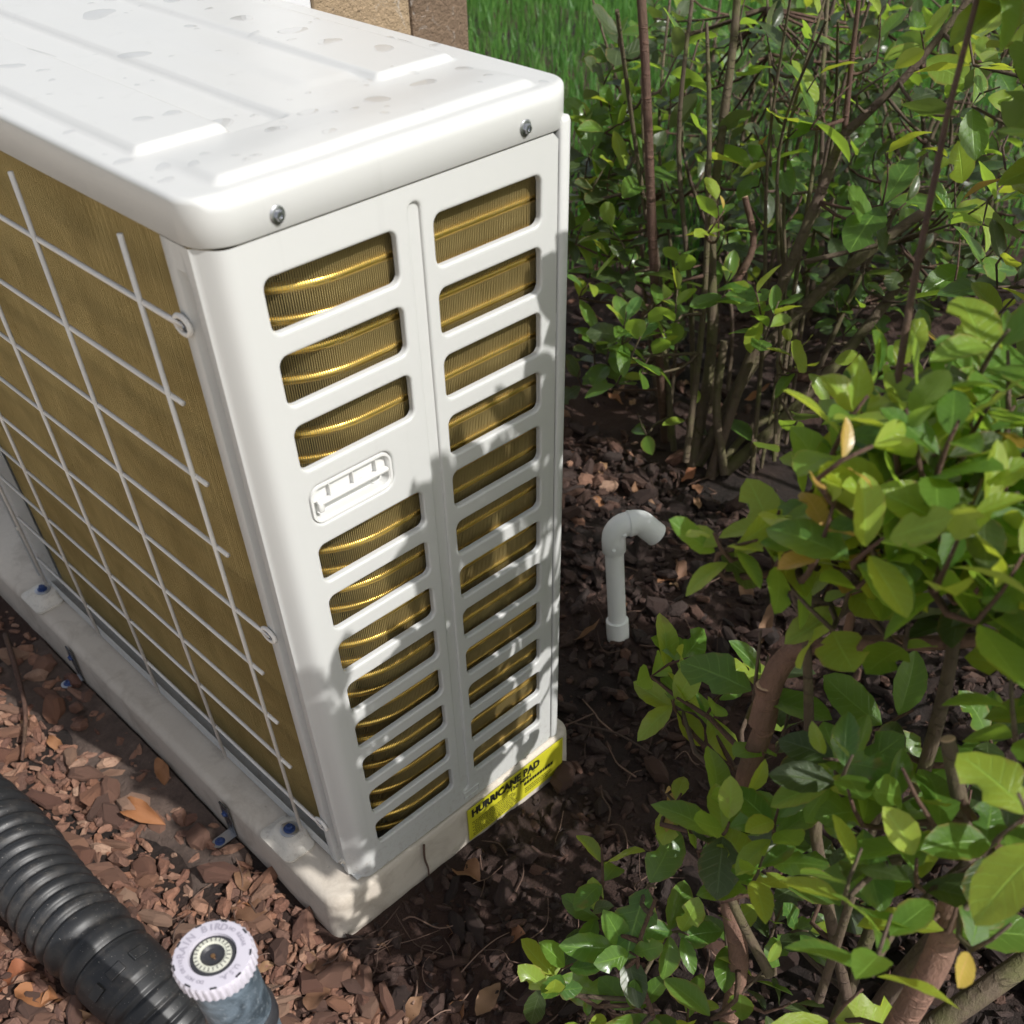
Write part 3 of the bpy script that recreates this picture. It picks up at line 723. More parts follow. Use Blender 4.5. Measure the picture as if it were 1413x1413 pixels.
def corr(i):
    u = (i % 10) / 10
    return .0468 + .0062 * (0 if u < .18 else math.sin((u - .18) / .82 * math.pi) ** .55)
ncol = len(hp_); i1 = next(i for i, p in enumerate(hp_) if p.y < .142)
mb = MB(); mb.tube([HI @ p for p in hp_[:i1]], [corr(i) for i in range(i1)], 36, True, 1); mb.build('corrugated_pipe', 'black_hose', hose, True)
seg = hp_[i1 - 2:i1 + 20]; mb = MB(); mb.tube([HI @ p for p in seg], [.0500 if 2 < i < 19 else .0480 for i in range(len(seg))], 36, True, 1); cpl = mb.build('coupling', 'black_hose', hose, True)
seg = hp_[i1 + 16:]; mb = MB(); mb.tube([HI @ p for p in seg], [.0430 + .004 * (0 if (i % 8) < 2 else 1) for i in range(len(seg))], 36, True, 1); mb.build('spigot', 'black_hose', hose, True)
tn = (hp_[i1 + 11] - hp_[i1 + 7]).normalized(); c0 = hp_[i1 + 9]
for an in (-25, 10, 45):
    q = Vector((0, 0, 1)); q = (q - tn * q.dot(tn)).normalized(); sd = tn.cross(q); d = (q * math.cos(R(an)) + sd * math.sin(R(an)))
    mm = Matrix((sd * math.cos(R(an)) - q * math.sin(R(an)), tn, d)).transposed().to_4x4(); mm.translation = c0 + d * .0498
    mb = MB(); mb.box((-.010, -.006, -.001), (.010, .006, .0028), .001, HI @ mm); mb.build('clip', 'black_hose', cpl)

# ------------------------------------------------------------------ sprinkler
SC = P(293, 1317, .665)
spk = empty('sprinkler', (SC.x, SC.y, G)); H0 = SC.z - G
tag(spk, 'upright pop-up sprinkler with lilac ribbed cap beside the hose', 'sprinkler')
mb = MB(); mb.lathe([(.0235, -.02), (.0222, H0 - .16), (.0222, H0 - .155), (.0230, H0 - .15), (.0238, H0 - .004)], 40); mb.build('body', 'dusty_plastic', spk, angle=40)
mb = MB(); mb.lathe([(.0262, H0 - .085 - .012), (.0262, H0 - .085), (.0238, H0 - .082)], 40); mb.build('collar', 'dark_plastic', spk, angle=40)
capr = .0282; nn = 144; v = []; f = []
rows = [(H0 - .0135, 0), (H0 - .0018, 0), (H0, -.0016), (H0 + .0002, -.0035)]
for zi, ins in rows:
    for k in range(nn):
        rr = capr + ins - (.0010 if (k % 4) < 2 and ins == 0 else 0); a = 2 * math.pi * k / nn
        v.append((rr * math.cos(a), rr * math.sin(a), zi))
inn_ = [(.0165, H0 + .0002), (.0158, H0 - .0022)]
for rr, zi in inn_:
    for k in range(nn): a = 2 * math.pi * k / nn; v.append((rr * math.cos(a), rr * math.sin(a), zi))
for i in range(5):
    for k in range(nn): f.append((i * nn + k, i * nn + (k + 1) % nn, (i + 1) * nn + (k + 1) % nn, (i + 1) * nn + k))
capo = MB().add(v, f).build('cap', 'lilac_plastic', spk, angle=35)
mb = MB(); mb.lathe([(.0160, H0 - .0022), (.0128, H0 - .0014)], 40, None, False); mb.lathe([(.0086, H0 - .0006), (.0060, H0 - .0022), (0, H0 - .003)], 32, None, False); mb.build('seal', 'dark_plastic', spk)
mb = MB(); mb.lathe([(.0130, H0 - .0016), (.0128, H0 + .0002), (.0100, H0 + .0004), (.0096, H0 - .0004), (.0085, H0 - .0006)], 40, None, False); mb.build('nozzle_ring', 'bone_plastic', spk, angle=40)
mb = MB(); mb.lathe([(.0016, H0 - .0032), (.0016, H0 - .0014), (0, H0 - .0012)], 10); mb.build('nozzle_screw', 'brass', spk)
# raised lettering and marks on the cap, clockwise, tops outward
fw = math.degrees(math.atan2(FWD.y, FWD.x))
mb = MB()
def ring_text(txt, size, ang, rad, step):
    for i, ch in enumerate(txt):
        if ch == ' ': continue
        v, f = text_geo(ch, size, size * .03); cx = sum(p.x for p in v) / len(v)
        th = R(fw - (ang + i * step)); up = Vector((math.cos(th), math.sin(th), 0)); rt = Vector((math.sin(th), -math.cos(th), 0))
        mb.add([rt * (p.x - cx) + up * (rad + p.y) + Vector((0, 0, H0 + .0008)) for p in v], f)
ring_text('RAIN', .0072, -92, .0188, 13); ring_text('BIRD', .0072, -24, .0188, 12.5)
ring_text('NO REGAR', .0036, 26, .0205, 6.6); ring_text('DO NOT DRIVE', .0036, 188, .0200, 6.4); ring_text('U.S.A.', .0050, 118, .0195, 7)
mb.build('lettering', 'lilac_shade', capo)
mb = MB()
for k in range(9):
    th = R(fw - (8 + k * 40)); mm = Matrix.Rotation(th, 4, 'Z'); mb.box((.0254, -.0022, H0 - .0003), (.0266, .0022, H0 + .0006), 0, mm)
mb.build('notch', 'dark_plastic', capo)
mb = MB()
for k in range(24):
    mm = Matrix.Rotation(R(k * 15), 4, 'Z'); mb.box((.0102, -.0003, H0 + .0003), (.0124 if k % 3 else .0128, .0003, H0 + .0006), 0, mm)
mb.build('scale_mark', 'dark_plastic', spk)

# ------------------------------------------------------------------ PVC outlet pipe
b0 = PZ(853, 884, G); tp = P(846, 726, 1.365)
pvc = empty('drain_pipe', b0); tag(pvc, 'grey PVC pipe standing in the mulch with a bent elbow outlet', 'pipe')
ax = (tp - b0); hh = ax.length; ax.normalize(); od = Vector((.83, -.56, -.03)); od = (od - ax * od.dot(ax)).normalized()
z3 = Vector((0, 0, 0))
mb = MB(); mb.tube([z3 - ax * .03, ax * (hh - .012)], .0135, 24, True, 1); mb.build('riser', 'grey_pvc', pvc, angle=50)
mb = MB(); mb.tube([z3 - ax * .03, ax * .040, ax * .041], [.0175, .0170, .0150], 28, True, 1); mb.build('socket', 'grey_pvc', pvc, angle=50)
mb = MB(); el = [ax * (hh - .040), ax * (hh - .020)] + [ax * (hh - .020) + (od * (1 - math.cos(R(a))) + ax * math.sin(R(a))) * .019 for a in range(15, 91, 15)]
mb.tube([ax * (hh - .041)] + el + [el[-1] + od * .004], [.0160] + [.0170] * (len(el) + 1), 28, True, 1); e1 = mb.build('elbow', 'grey_pvc', pvc, angle=50)
p0 = el[-1] + od * .003; dn = (od * .66 - ax * .75).normalized()
seg = [p0] + [p0 + od * .009 + (od * math.sin(R(a)) - ax * (1 - math.cos(R(a)))) * .017 for a in range(0, 50, 8)]; seg += [seg[-1] + dn * .028]
mb = MB(); mb.tube(seg, [.0178] * 2 + [.0172] * (len(seg) - 3) + [.0172], 28, False, 1); mb.tube(seg[::-1], [.0146] * len(seg), 28, False, 1)
mb.lathe([(.0146, 0), (.0172, .0001)], 28, Matrix.Translation(seg[-1]) @ dn.to_track_quat('Z', 'Y').to_matrix().to_4x4()); e2 = mb.build('spout', 'grey_pvc', pvc, angle=50)
mb = MB(); sdv = od.cross(ax); mb.tube([seg[0] + od * .0 , seg[0] + od * .0035], .0186, 28, True, 1); mb.build('seam_ring', 'grey_pvc', e2, angle=40)
for q in (ax * (hh - .030) + od * -.004, ax * (hh - .008) + od * .012):
    mb = MB(); cpt = q + (-sdv if sdv.dot(CAM - b0) < 0 else sdv) * .0155; mb.lathe([(.003, -.002), (.003, .0018), (.0022, .0024), (0, .0024)], 12, Matrix.Translation(cpt) @ (CAM - b0).normalized().to_track_quat('Z', 'Y').to_matrix().to_4x4()); mb.build('moulding_dot', 'grey_pvc', e1)

# ------------------------------------------------------------------ stone column behind the unit
colm = empty('stone_column', (.9, 1.1, G)); tag(colm, 'weathered tan and brown stone column with pale trim behind the unit', 'column')
CI = Matrix.Translation((-.9, -1.1, -G))
mb = MB(); mb.box((.775, .962, -.15), (1.083, 1.30, 2.3), 0, CI); mb.build('core', 'mortar', colm)
sr = random.Random(4)
for k in range(5):
    z0 = -.10 + .02 + k * .48 - .08; 
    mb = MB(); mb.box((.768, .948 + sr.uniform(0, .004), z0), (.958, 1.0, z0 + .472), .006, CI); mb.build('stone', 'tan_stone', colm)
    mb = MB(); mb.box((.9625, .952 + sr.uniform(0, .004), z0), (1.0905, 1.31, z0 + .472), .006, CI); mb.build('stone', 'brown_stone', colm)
mb = MB(); mb.box((.66, .955, -.15), (.7665, .99, 2.3), .003, CI); mb.build('trim_board', 'white_trim', colm)

# ------------------------------------------------------------------ water drops on the cap
dr = random.Random(21); drops = []
def drop_mesh(seed):
    r = random.Random(seed); n = 22; v = []; f = []; ph = r.random() * 6; am = r.uniform(.03, .20); el = r.uniform(1, 1.5)
    prof_ = [(1, 0), (.96, .10), (.86, .19), (.68, .27), (.4, .32)]
    for q, z in prof_:
        for k in range(n):
            a = 2 * math.pi * k / n; rr = q * (1 + am * math.sin(2 * a + ph) + am * .6 * math.sin(3 * a + ph * 2)); v.append((rr * math.cos(a) * el, rr * math.sin(a), z))
    for i in range(4):
        for k in range(n): f.append((i * n + k, i * n + (k + 1) % n, (i + 1) * n + (k + 1) % n, (i + 1) * n + k))
    v.append((0, 0, .335)); f += [(4 * n + k, 4 * n + (k + 1) % n, 5 * n) for k in range(n)]
    return mesh('water_drop', v, f, True)
DM = [drop_mesh(i) for i in range(9)]
for d in DM: d.materials.append(MATS['water'])
big = [(135, 20, .014), (185, 75, .010), (110, 90, .011), (300, 160, .010), (335, 33, .009), (405, 50, .010), (455, 65, .009), (530, 75, .009), (585, 115, .009), (520, 140, .010), (425, 155, .007), (380, 180, .007), (240, 165, .006), (200, 173, .006), (170, 222, .0055), (225, 230, .006), (230, 248, .005), (95, 182, .004), (240, 8, .008), (315, 5, .006), (290, 20, .004), (560, 65, .005), (540, 60, .004), (20, 100, .007), (60, 80, .009), (640, 95, .006), (490, 155, .004), (455, 190, .0045), (640, 165, .0035), (570, 100, .005), (750, 112, .0035), (600, 62, .005), (310, 285, .004), (365, 255, .0045)]
pts_ = [(PZ(u, v_, .7305), s) for u, v_, s in big]
while len(pts_) < 110:
    x, y = dr.uniform(.0, .325), dr.uniform(.012, .52) ; s = min(.006, .0021 * math.exp(dr.gauss(0, .45)))
    q = Vector((x, y, 0))
    if all((Vector((p.x, p.y, 0)) - q).length > 1.5 * (s + t) for p, t in pts_) and noise.noise(Vector((x * 12, y * 9, 3))) > -.12: pts_.append((q, s))
for p, s in pts_:
    x, y = p.x, p.y
    if cap_sd(x, y) < .004: continue
    e = .003; nz = Vector((-(cap_z(x + e, y) - cap_z(x - e, y)) / (2 * e), -(cap_z(x, y + e) - cap_z(x, y - e)) / (2 * e), 1)).normalized()
    o = link('water_drop', DM[dr.randrange(9)]); mt = Matrix.Translation((x, y, cap_z(x, y) + .00012)) @ nz.to_track_quat('Z', 'Y').to_matrix().to_4x4() @ Matrix.Rotation(dr.random() * 6.28, 4, 'Z') @ Matrix.Diagonal((s, s, min(s, .0035) * .55, 1))
    o.matrix_world = mt; tag(o, 'clear water drop lying on the cream top of the unit', 'water drop', 'water drops on the unit top')

# ------------------------------------------------------------------ leaves
def leaf_geo(seed, asp, curl, fold, wave, seg=10, blunt=.66):
    r = random.Random(seed); v = []; f = []; uv = []; ph = r.random() * 6; side = r.uniform(-.12, .12)
    for i in range(seg + 1):
        s = i / seg; w = asp * .5 * (math.sin(math.pi * min(1, s ** 1.08)) ** blunt) if 0 < s < 1 else 0
        w = max(w, .012 if s < .5 else .004)
        zc = -curl * s * s + .12 * curl * s; yc = side * s * s
        for k in (-1, -.5, 0, .5, 1):
            bite = .55 if seed in (3, 6) and abs(k) == 1 and ((k > 0 and i in (5, 6)) or (seed == 6 and k < 0 and i == 3)) else 1
            jag = bite + (.028 * (1 if i % 2 else -1) if abs(k) == 1 and 1 < i < seg else 0)
            z = zc + fold * abs(k) * w + wave * math.sin(s * 9 + ph + k) * abs(k) * w
            v.append((s, yc + k * w * jag, z)); uv.append((s, .5 + .5 * k))
    for i in range(seg):
        for k in range(4): f.append((i * 5 + k, (i + 1) * 5 + k, (i + 1) * 5 + k + 1, i * 5 + k + 1))
    return v, f, uv
def leaf_lo(seed, asp, curl, fold):
    v = []; f = []; uv = []; seg = 5
    for i in range(seg + 1):
        s = i / seg; w = asp * .5 * math.sin(math.pi * s ** 1.08) ** .66 if 0 < i < seg else .012; zc = -curl * s * s
        for k in (-1, 0, 1): v.append((s, k * w, zc + fold * abs(k) * w)); uv.append((s, .5 + .5 * k))
    for i in range(seg):
        for k in range(2): f.append((i * 3 + k, (i + 1) * 3 + k, (i + 1) * 3 + k + 1, i * 3 + k + 1))
    return v, f, uv
LV = [leaf_geo(i, a, c, fo, wv) for i, (a, c, fo, wv) in enumerate([(.52, .12, .25, .05), (.60, .20, .18, .08), (.48, .05, .35, .06), (.66, .28, .12, .10), (.55, -.08, .22, .10), (.44, .35, .30, .05), (.62, .10, .05, .14), (.50, .18, .45, .08)])]
LO = [leaf_lo(i, a, c, fo) for i, (a, c, fo) in enumerate([(.54, .12, .25), (.62, .22, .15), (.48, .05, .35), (.58, .3, .2)])]
KINDS = ('leaf_green', 'leaf_dark', 'leaf_lime', 'leaf_gold')
leaf_me = {}
for kd in KINDS:
    for i, (v, f, uv) in enumerate(LV):
        me = mesh('leaf', v, f, True, uv); me.materials.append(MATS[kd]); leaf_me[kd, i] = me
class Shrub:
    def __init__(s, name, base, label, group, seed):
        s.o = empty(name, base); s.base = Vector(base); s.inv = Matrix.Translation(-s.base); s.r = random.Random(seed)
        tag(s.o, label, 'shrub', group); s.leaves = []; s.nodes = []; s.hidden_twigs = MB()
    def stem(s, pts, r0, r1, m='bark_grey', cut=False, name='stem'):
        pts = [Vector(p) for p in pts]; n = len(pts); mb = MB()
        kp = []
        for i, p in enumerate(pts):
            j = Vector((s.r.gauss(0, 1), s.r.gauss(0, 1), s.r.gauss(0, 1))) * r0 * (.35 if 0 < i < n - 1 else 0); kp.append(s.inv @ (p + j))
        rad = [r0 + (r1 - r0) * i / (n - 1) for i in range(n)]
        rad = [q * s.r.uniform(.92, 1.1) for q in rad]
        mb.tube(kp, rad, 9, True, 5); o = mb.build(name, m, s.o, angle=60)
        for i in range(n - 1):
            for k in range(4): s.nodes.append(pts[i].lerp(pts[i + 1], k / 4))
        if cut:
            d = (pts[-1] - pts[-2]).normalized(); mb = MB(); mb.lathe([(r1 * .98, 0), (r1 * .9, .0008), (0, .001)], 10, s.inv @ Matrix.Translation(pts[-1]) @ d.to_track_quat('Z', 'Y').to_matrix().to_4x4()); mb.build('cut_end', 'cut_wood', o)
        return o
    def leaf(s, p, d, nrm, L, kind):
        x = d.normalized(); z = (nrm - x * nrm.dot(x)); z = z.normalized() if z.length > 1e-4 else x.orthogonal(); y = z.cross(x)
        mt = Matrix((x * L, y * L, z * L)).transposed().to_4x4(); mt.translation = p
        u, v, w = proj(p + x * L * .5); vis = -40 < u < 1453 and -40 < v < 1453 and w > .1
        s.leaves.append((L / w if vis else 0, mt, kind, s.r.randrange(8)))
    def cluster(s, c, n, L, mix, up=None, twig=True):
        r = s.r; a = Vector(up) if up else Vector((r.gauss(0, .45), r.gauss(0, .45) - .1, 1)); a.normalize()
        per = a.orthogonal().normalized(); b = a.cross(per); ph = r.random() * 6.28; span = L * .95
        ks = list(mix)
        for i in range(n):
            pair = i // 2; side = i % 2; an = ph + pair * 1.571 + side * math.pi + r.gauss(0, .25)
            q = (n // 2 - pair) / max(1, n // 2)          # 1 = lowest pair, 0 = tip
            rad = per * math.cos(an) + b * math.sin(an); tilt = R(35 + 45 * q) + r.gauss(0, .2)
            d = a * math.cos(tilt) + rad * math.sin(tilt); d.z -= r.uniform(0, .3) * q
            nn_ = a * math.sin(tilt) - rad * math.cos(tilt) + Vector((r.gauss(0, .3), r.gauss(0, .3), .35))
            k = r.choices(ks, [mix[t] for t in ks])[0]
            sz = L * (.62 + .45 * min(1, q + .15)) * r.uniform(.8, 1.15)
            if k == 'leaf_gold': sz *= .68
            if q < .2 and k == 'leaf_green' and r.random() < .5: k = 'leaf_lime'
            s.leaf(c - a * span * q + rad * .003, d, nn_, sz, k)
        if twig:
            e = c - a * span; best = min(s.nodes, key=lambda p: (p - e).length + (.25 * max(0, p.z - e.z))) if s.nodes else s.base
            if (best - e).length > .35: best = e.lerp(best, .35 / (best - e).length)
            mid = e.lerp(best, .5) + Vector((r.gauss(0, .012), r.gauss(0, .012), -.01)); pts = [best, mid, e, c]
            u, v, w = proj(mid); vis = -40 < u < 1453 and -40 < v < 1453
            tr = [.0030, .0024, .0018, .0010]
            mb = MB() if vis else s.hidden_twigs
            mb.tube([s.inv @ p for p in pts], tr, 5, True, 2)
            if vis: mb.build('twig', r.choice(('bark_red', 'bark_grey')), s.o, True)
    def finish(s):
        s.leaves.sort(key=lambda q: -q[0]); vs_ = []; fs_ = []; us_ = []; mi = []
        for i, (sz, mt, kind, k) in enumerate(s.leaves):
            if i < 300 and sz > 0:
                o = link('leaf', leaf_me[kind, k], None, s.o); o.matrix_basis = s.inv @ mt
            else:
                v, f, uv = LV[k] if sz > .022 else LO[k % 4]; b = len(vs_); q = s.inv @ mt
                vs_ += [tuple(q @ Vector(x)) for x in v]; fs_ += [tuple(j + b for j in t) for t in f]; us_ += uv; mi += [KINDS.index(kind)] * len(f)
        if vs_:
            me = mesh('foliage', vs_, fs_, True, us_)
            for kd in KINDS: me.materials.append(MATS[kd])
            me.polygons.foreach_set('material_index', mi); tag(link('foliage', me, None, s.o), kind='stuff')
        if s.hidden_twigs.v: tag(s.hidden_twigs.build('twigs', 'bark_grey', s.o, True), kind='stuff')
GR = {'leaf_green': .72, 'leaf_lime': .2, 'leaf_dark': .08}
YL = {'leaf_lime': .62, 'leaf_green': .23, 'leaf_gold': .15}
GO = {'leaf_gold': .6, 'leaf_lime': .4}
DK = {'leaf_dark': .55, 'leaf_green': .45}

# where the hedge may throw shade: keep the sunlit parts of the unit and the mulch clear
BND = [(-.05, .37), (.02, .40), (.06, .42), (.10, .45), (.14, .49), (.17, .505), (.22, .525), (.27, .56), (.30, .585), (.34, .62)]
def bound(x):
    for (a, b), (c, d) in zip(BND, BND[1:]):
        if x <= c: return b + (d - b) * max(0, (x - a) / (c - a))
    return BND[-1][1]
def shade_ok(p, slack=0):
    if p.y < 0:
        t = p.y / S.y; q = p - S * t
        if -.02 < q.x < .345 and -.02 < q.z:
            if q.z > bound(q.x) + slack: return False
            if q.x > .005: return True
    t = (p.z - ZT) / S.z
    if t > 0:
        q = p - S * t
        if -.06 < q.x < .36 and -.05 < q.y < .9: return False
    t = (p.z - G) / S.z; q = p - S * t
    if q.x < -.085 + .05 * max(0, -q.y) and q.y < 1.0: return False
    if q.x < .05 and q.y > .05: return False
    return True
def inframe(p, mrg): 
    u, v, w = proj(p); return w < .1 or (-mrg < u < 1413 + mrg and -mrg < v < 1413 + mrg)

# --- near shrub at the right
A = Shrub('shrub', (.24, -.40, G), 'leafy green shrub nearest the camera at lower right with a sawn stem', 'shrubs round the unit', 31)
A.stem([P(1003, 1420, .96), P(1018, 1330, .92), P(1012, 1240, .89), P(1034, 1150, .86), P(1032, 1070, .82), P(1052, 1000, .79), P(1058, 945, .765)], .0088, .0086, 'bark_near', True)
A.stem([P(1048, 1000, .787), P(1078, 935, .755), P(1105, 880, .735), P(1118, 862, .728)], .0098, .0086, 'bark_near', True)
A.stem([P(1092, 900, .742), P(1150, 893, .715), P(1230, 888, .70), P(1320, 886, .68), P(1440, 868, .66)], .0066, .0046, 'bark_near')
A.stem([P(1165, 890, .71), P(1182, 830, .68), P(1200, 760, .64), P(1215, 700, .61)], .0036, .0018, 'bark_near')
A.stem([P(1235, 1425, .72), P(1285, 1310, .68), P(1330, 1225, .65), P(1360, 1185, .64), P(1430, 1120, .60), P(1500, 1040, .56)], 0.0100, .0075, 'bark_near')
A.stem([P(1352, 1195, .635), P(1330, 1130, .62), P(1308, 1020, .60)], .0058, .0046, 'bark_grey', True)
A.stem([P(1345, 1200, .64), P(1400, 1215, .63), P(1470, 1250, .62)], .0062, .005, 'bark_grey')
A.stem([P(1062, 1345, .90), P(1020, 1260, .87), P(985, 1180, .84), P(965, 1120, .83)], .0048, .0030, 'bark_grey')
A.stem([P(1130, 1380, .88), P(1160, 1290, .82), P(1195, 1190, .76), P(1225, 1080, .7)], .0045, .003, 'bark_grey')
A.stem([P(1250, 1440, 1.0), P(1330, 1380, .98), P(1440, 1310, .98)], .0130, .012, 'bark_moss')
A.stem([P(1150, 1420, .95), P(1230, 1200, .85), P(1300, 1000, .72), P(1330, 850, .66), P(1340, 680, .58)], .0075, .003, 'bark_moss')
A.stem([P(1180, 1430, .95), P(1130, 1150, .82), P(1120, 900, .72), P(1095, 740, .62)], .006, .0025, 'bark_grey')
A.stem([P(900, 1400, .93), P(880, 1320, .92), P(905, 1240, .88)], .003, .0018, 'bark_red')
for k in range(9):
    x = .15 + k * .075; y = -.62 + .1 * A.r.random(); A.stem([(.26 + .02 * k, -.50, G), (x * .6 + .1, -.52, .2), (x, y, .55), (x + .03, y - .02, .78)], .009, .003, 'bark_grey')
AC = [(1225,500,.64,4,.046,GR),(1270,590,.60,6,.036,YL),(1190,620,.60,4,.032,GO),(1340,620,.54,4,.044,GR),(1400,560,.55,6,.042,GR),(1395,480,.62,6,.045,GR),(1330,440,.72,4,.050,YL),(1280,560,.72,7,.050,DK),(1330,520,.76,8,.050,DK),(1170,580,.72,5,.052,DK),(1390,590,.7,8,.05,DK),
 (1075,705,.61,5,.044,YL),(1045,745,.61,5,.036,GR),(1080,800,.63,3,.050,YL),(985,735,.62,5,.028,YL),(1050,870,.74,2,.066,GR),(1150,730,.62,6,.038,GR),(1205,690,.59,5,.034,GO),(1240,740,.62,6,.042,GR),(1300,690,.58,6,.044,GR),(1365,750,.56,5,.036,YL),(1405,680,.50,4,.045,GR),(1175,800,.64,5,.036,YL),(1255,815,.64,5,.040,GR),(1400,820,.56,5,.040,GR),(1395,935,.56,5,.040,GR),
 (960,905,.86,6,.050,GR),(1005,950,.86,5,.048,GR),(930,965,.86,4,.042,YL),(985,900,.88,4,.05,GR),(1090,970,.82,4,.046,DK),(1130,1020,.86,4,.045,DK),(1060,905,.9,4,.045,GR),
 (1170,1090,.60,2,.060,GR),(1245,1060,.58,2,.056,GR),(1290,1105,.64,3,.034,GO),(1265,1185,.58,3,.060,GR),(1405,1095,.50,4,.048,YL),(1395,1275,.54,2,.040,YL),(1335,1200,.62,2,.05,GR),(1260,980,.72,4,.05,GR),(1360,1010,.72,6,.05,DK),(1340,1090,.8,5,.05,DK),
 (1055,1125,.80,4,.046,GR),(1010,1165,.82,3,.040,GR),(1095,1165,.80,3,.050,GR),(1130,1205,.88,5,.046,DK),(915,1090,.86,3,.030,YL),(940,1095,.86,2,.026,GO),
 (830,1165,.94,4,.046,GR),(905,1225,.86,2,.064,GR),(815,1255,.94,5,.046,GR),(790,1330,.94,6,.046,GR),(880,1320,.90,6,.048,GR),(950,1290,.92,6,.044,GR),(865,1395,.92,6,.046,GR),(760,1375,.94,5,.042,GR),(1000,1265,.92,5,.042,GR),(1060,1330,.92,5,.042,GR),(1115,1285,.92,5,.042,GR),(1190,1365,.70,2,.066,GR),(1015,1395,.82,2,.05,GR),(1080,1250,.94,4,.042,DK),(950,1390,.92,5,.044,GR),(1100,1380,.92,5,.042,DK),(1180,1240,.88,4,.042,DK),(820,1395,.95,4,.028,YL)]
for u, v, t, n, L, mx in AC: A.cluster(P(u, v, t), n, L, mx)
LITA = [P(u, v, t) for u, v, t, n, L, mx in AC if v < 1000 or u > 1150]
LITC = [P(*q) for q in ((1040, 390, 1.5), (1075, 415, 1.5), (865, 430, 1.56), (905, 470, 1.6), (990, 275, 1.5), (1000, 165, 1.55), (1040, 175, 1.52), (1130, 100, 1.44), (1180, 110, 1.42), (1100, 178, 1.5), (1235, 95, 1.36), (1225, 210, 1.36), (1310, 215, 1.32), (1330, 255, 1.32), (1325, 330, 1.32), (1380, 265, 1.3), (1120, 525, 1.56), (1045, 562, 1.72), (1090, 470, 1.62), (1340, 90, 1.34), (1270, 40, 1.4), (835, 300, 1.66), (935, 400, 1.6))]
APOLY = [(1095, 650), (1190, 545), (1290, 500), (1413, 450), (1430, 1000), (1150, 950), (1060, 850), (1030, 760)]
def inpoly(u, v, poly):
    c = False; n = len(poly)
    for i in range(n):
        (x1, y1), (x2, y2) = poly[i], poly[(i + 1) % n]
        if (y1 > v) != (y2 > v) and u < (x2 - x1) * (v - y1) / (y2 - y1) + x1: c = not c
    return c
def blocks(p, pts, rad):
    for c in pts:
        d = p - c; k = d.dot(S)
        if k > -.02 and (d - S * k).length < rad: return True
    return False
APOLY2 = [(1095, 730), (1135, 660), (1190, 545), (1290, 480), (1440, 430), (1440, 800), (1330, 760), (1180, 745), (1125, 745)]
cnt = 0; tries = 0; INF = []
while cnt < 54 and tries < 60000:              # dense crown inside the frame
    tries += 1; tx = A.r.uniform(-.03, .22); tz = A.r.uniform(-.02, .47)
    if tz > bound(tx) - .03 - .05 * A.r.random(): continue
    p = Vector((tx, 0, tz)) + S * A.r.uniform(.45, 1.1); u, v, w = proj(p)
    if not shade_ok(p) or not inframe(p, 0) or w < .5 or not inpoly(u, v, APOLY2): continue
    if any((q - p).length < .028 for q in INF): continue
    INF.append(p); A.cluster(p, A.r.choice((5, 6, 7)), A.r.uniform(.034, .046), A.r.choices((GR, YL, GO), (.45, .48, .07))[0]); cnt += 1
print('A in frame', cnt, tries)
cnt = 0; tries = 0
while cnt < 390 and tries < 40000:             # the rest of the crown, right of the frame
    tries += 1; tx = A.r.uniform(-.03, .62); tz = A.r.uniform(-.25, .64)
    if tz > bound(tx) - .03 - .05 * A.r.random(): continue
    p = Vector((tx, 0, tz)) + S * A.r.uniform(.30, 1.25)
    if p.z < .04 or not shade_ok(p) or (p - CAM).length < .2 or inframe(p, 75): continue
    if blocks(p, LITA, .085) or blocks(p, INF, .05): continue
    A.cluster(p, A.r.choice((5, 6, 7, 8)), A.r.uniform(.040, .056), GR); cnt += 1
print('A filler', cnt, tries)
LOWP = [(985, 1090), (1130, 1040), (1440, 1040), (1440, 1440), (960, 1440)]; LITU = [P(u, v, t) for u, v, t, n, L, mx in AC if v < 720 or (u > 1140 and v > 980)]
cnt = 0; tries = 0
while cnt < 66 and tries < 40000:              # low growth that shades the foot of the unit and the pad
    tries += 1; tx = A.r.uniform(-.045, .17); tz = A.r.uniform(-.09, .24)
    p = Vector((tx, -.004, tz)) + S * A.r.uniform(.30, 1.25)
    if p.z < .02 or not shade_ok(p) or (p - CAM).length < .24: continue
    if inframe(p, 60):
        u, v, w = proj(p)
        if w < .55 or not inpoly(u, v, LOWP) or A.r.random() < .6: continue
    elif blocks(p, LITU, .06): continue
    A.cluster(p, A.r.choice((5, 6, 7)), A.r.uniform(.036, .048), GR); cnt += 1
print('A low', cnt, tries)
A.finish()

# --- hedge shrub further right, mostly beyond the frame
B = Shrub('shrub', (1.25, -.55, G), 'tall shrub at the right edge with yellowing outer leaves', 'shrubs round the unit', 32)
for k in range(14):
    x = .75 + k * .09; B.stem([(1.2 + .02 * (k - 7), -.55, G), (1.2 + (x - 1.2) * .5, -.55 + B.r.uniform(-.1, .1), .3), (x, -.55 + B.r.uniform(-.2, .2), .8), (x + .03, -.5 + B.r.uniform(-.2, .2), 1.25)], .011, .004, 'bark_grey')
for u, v, t, n, L, mx in [(1405,155,.95,2,.06,GO),(1400,330,.98,4,.05,GR),(1395,245,1.02,4,.05,GR),(1400,410,.85,4,.042,YL),(1405,60,1.0,4,.05,GR),(1350,20,1.1,4,.05,GR),(1413,500,.9,5,.05,GR),(1380,120,1.15,4,.05,GR)]: B.cluster(P(u, v, t), n, L, mx)
cnt = 0; tries = 0
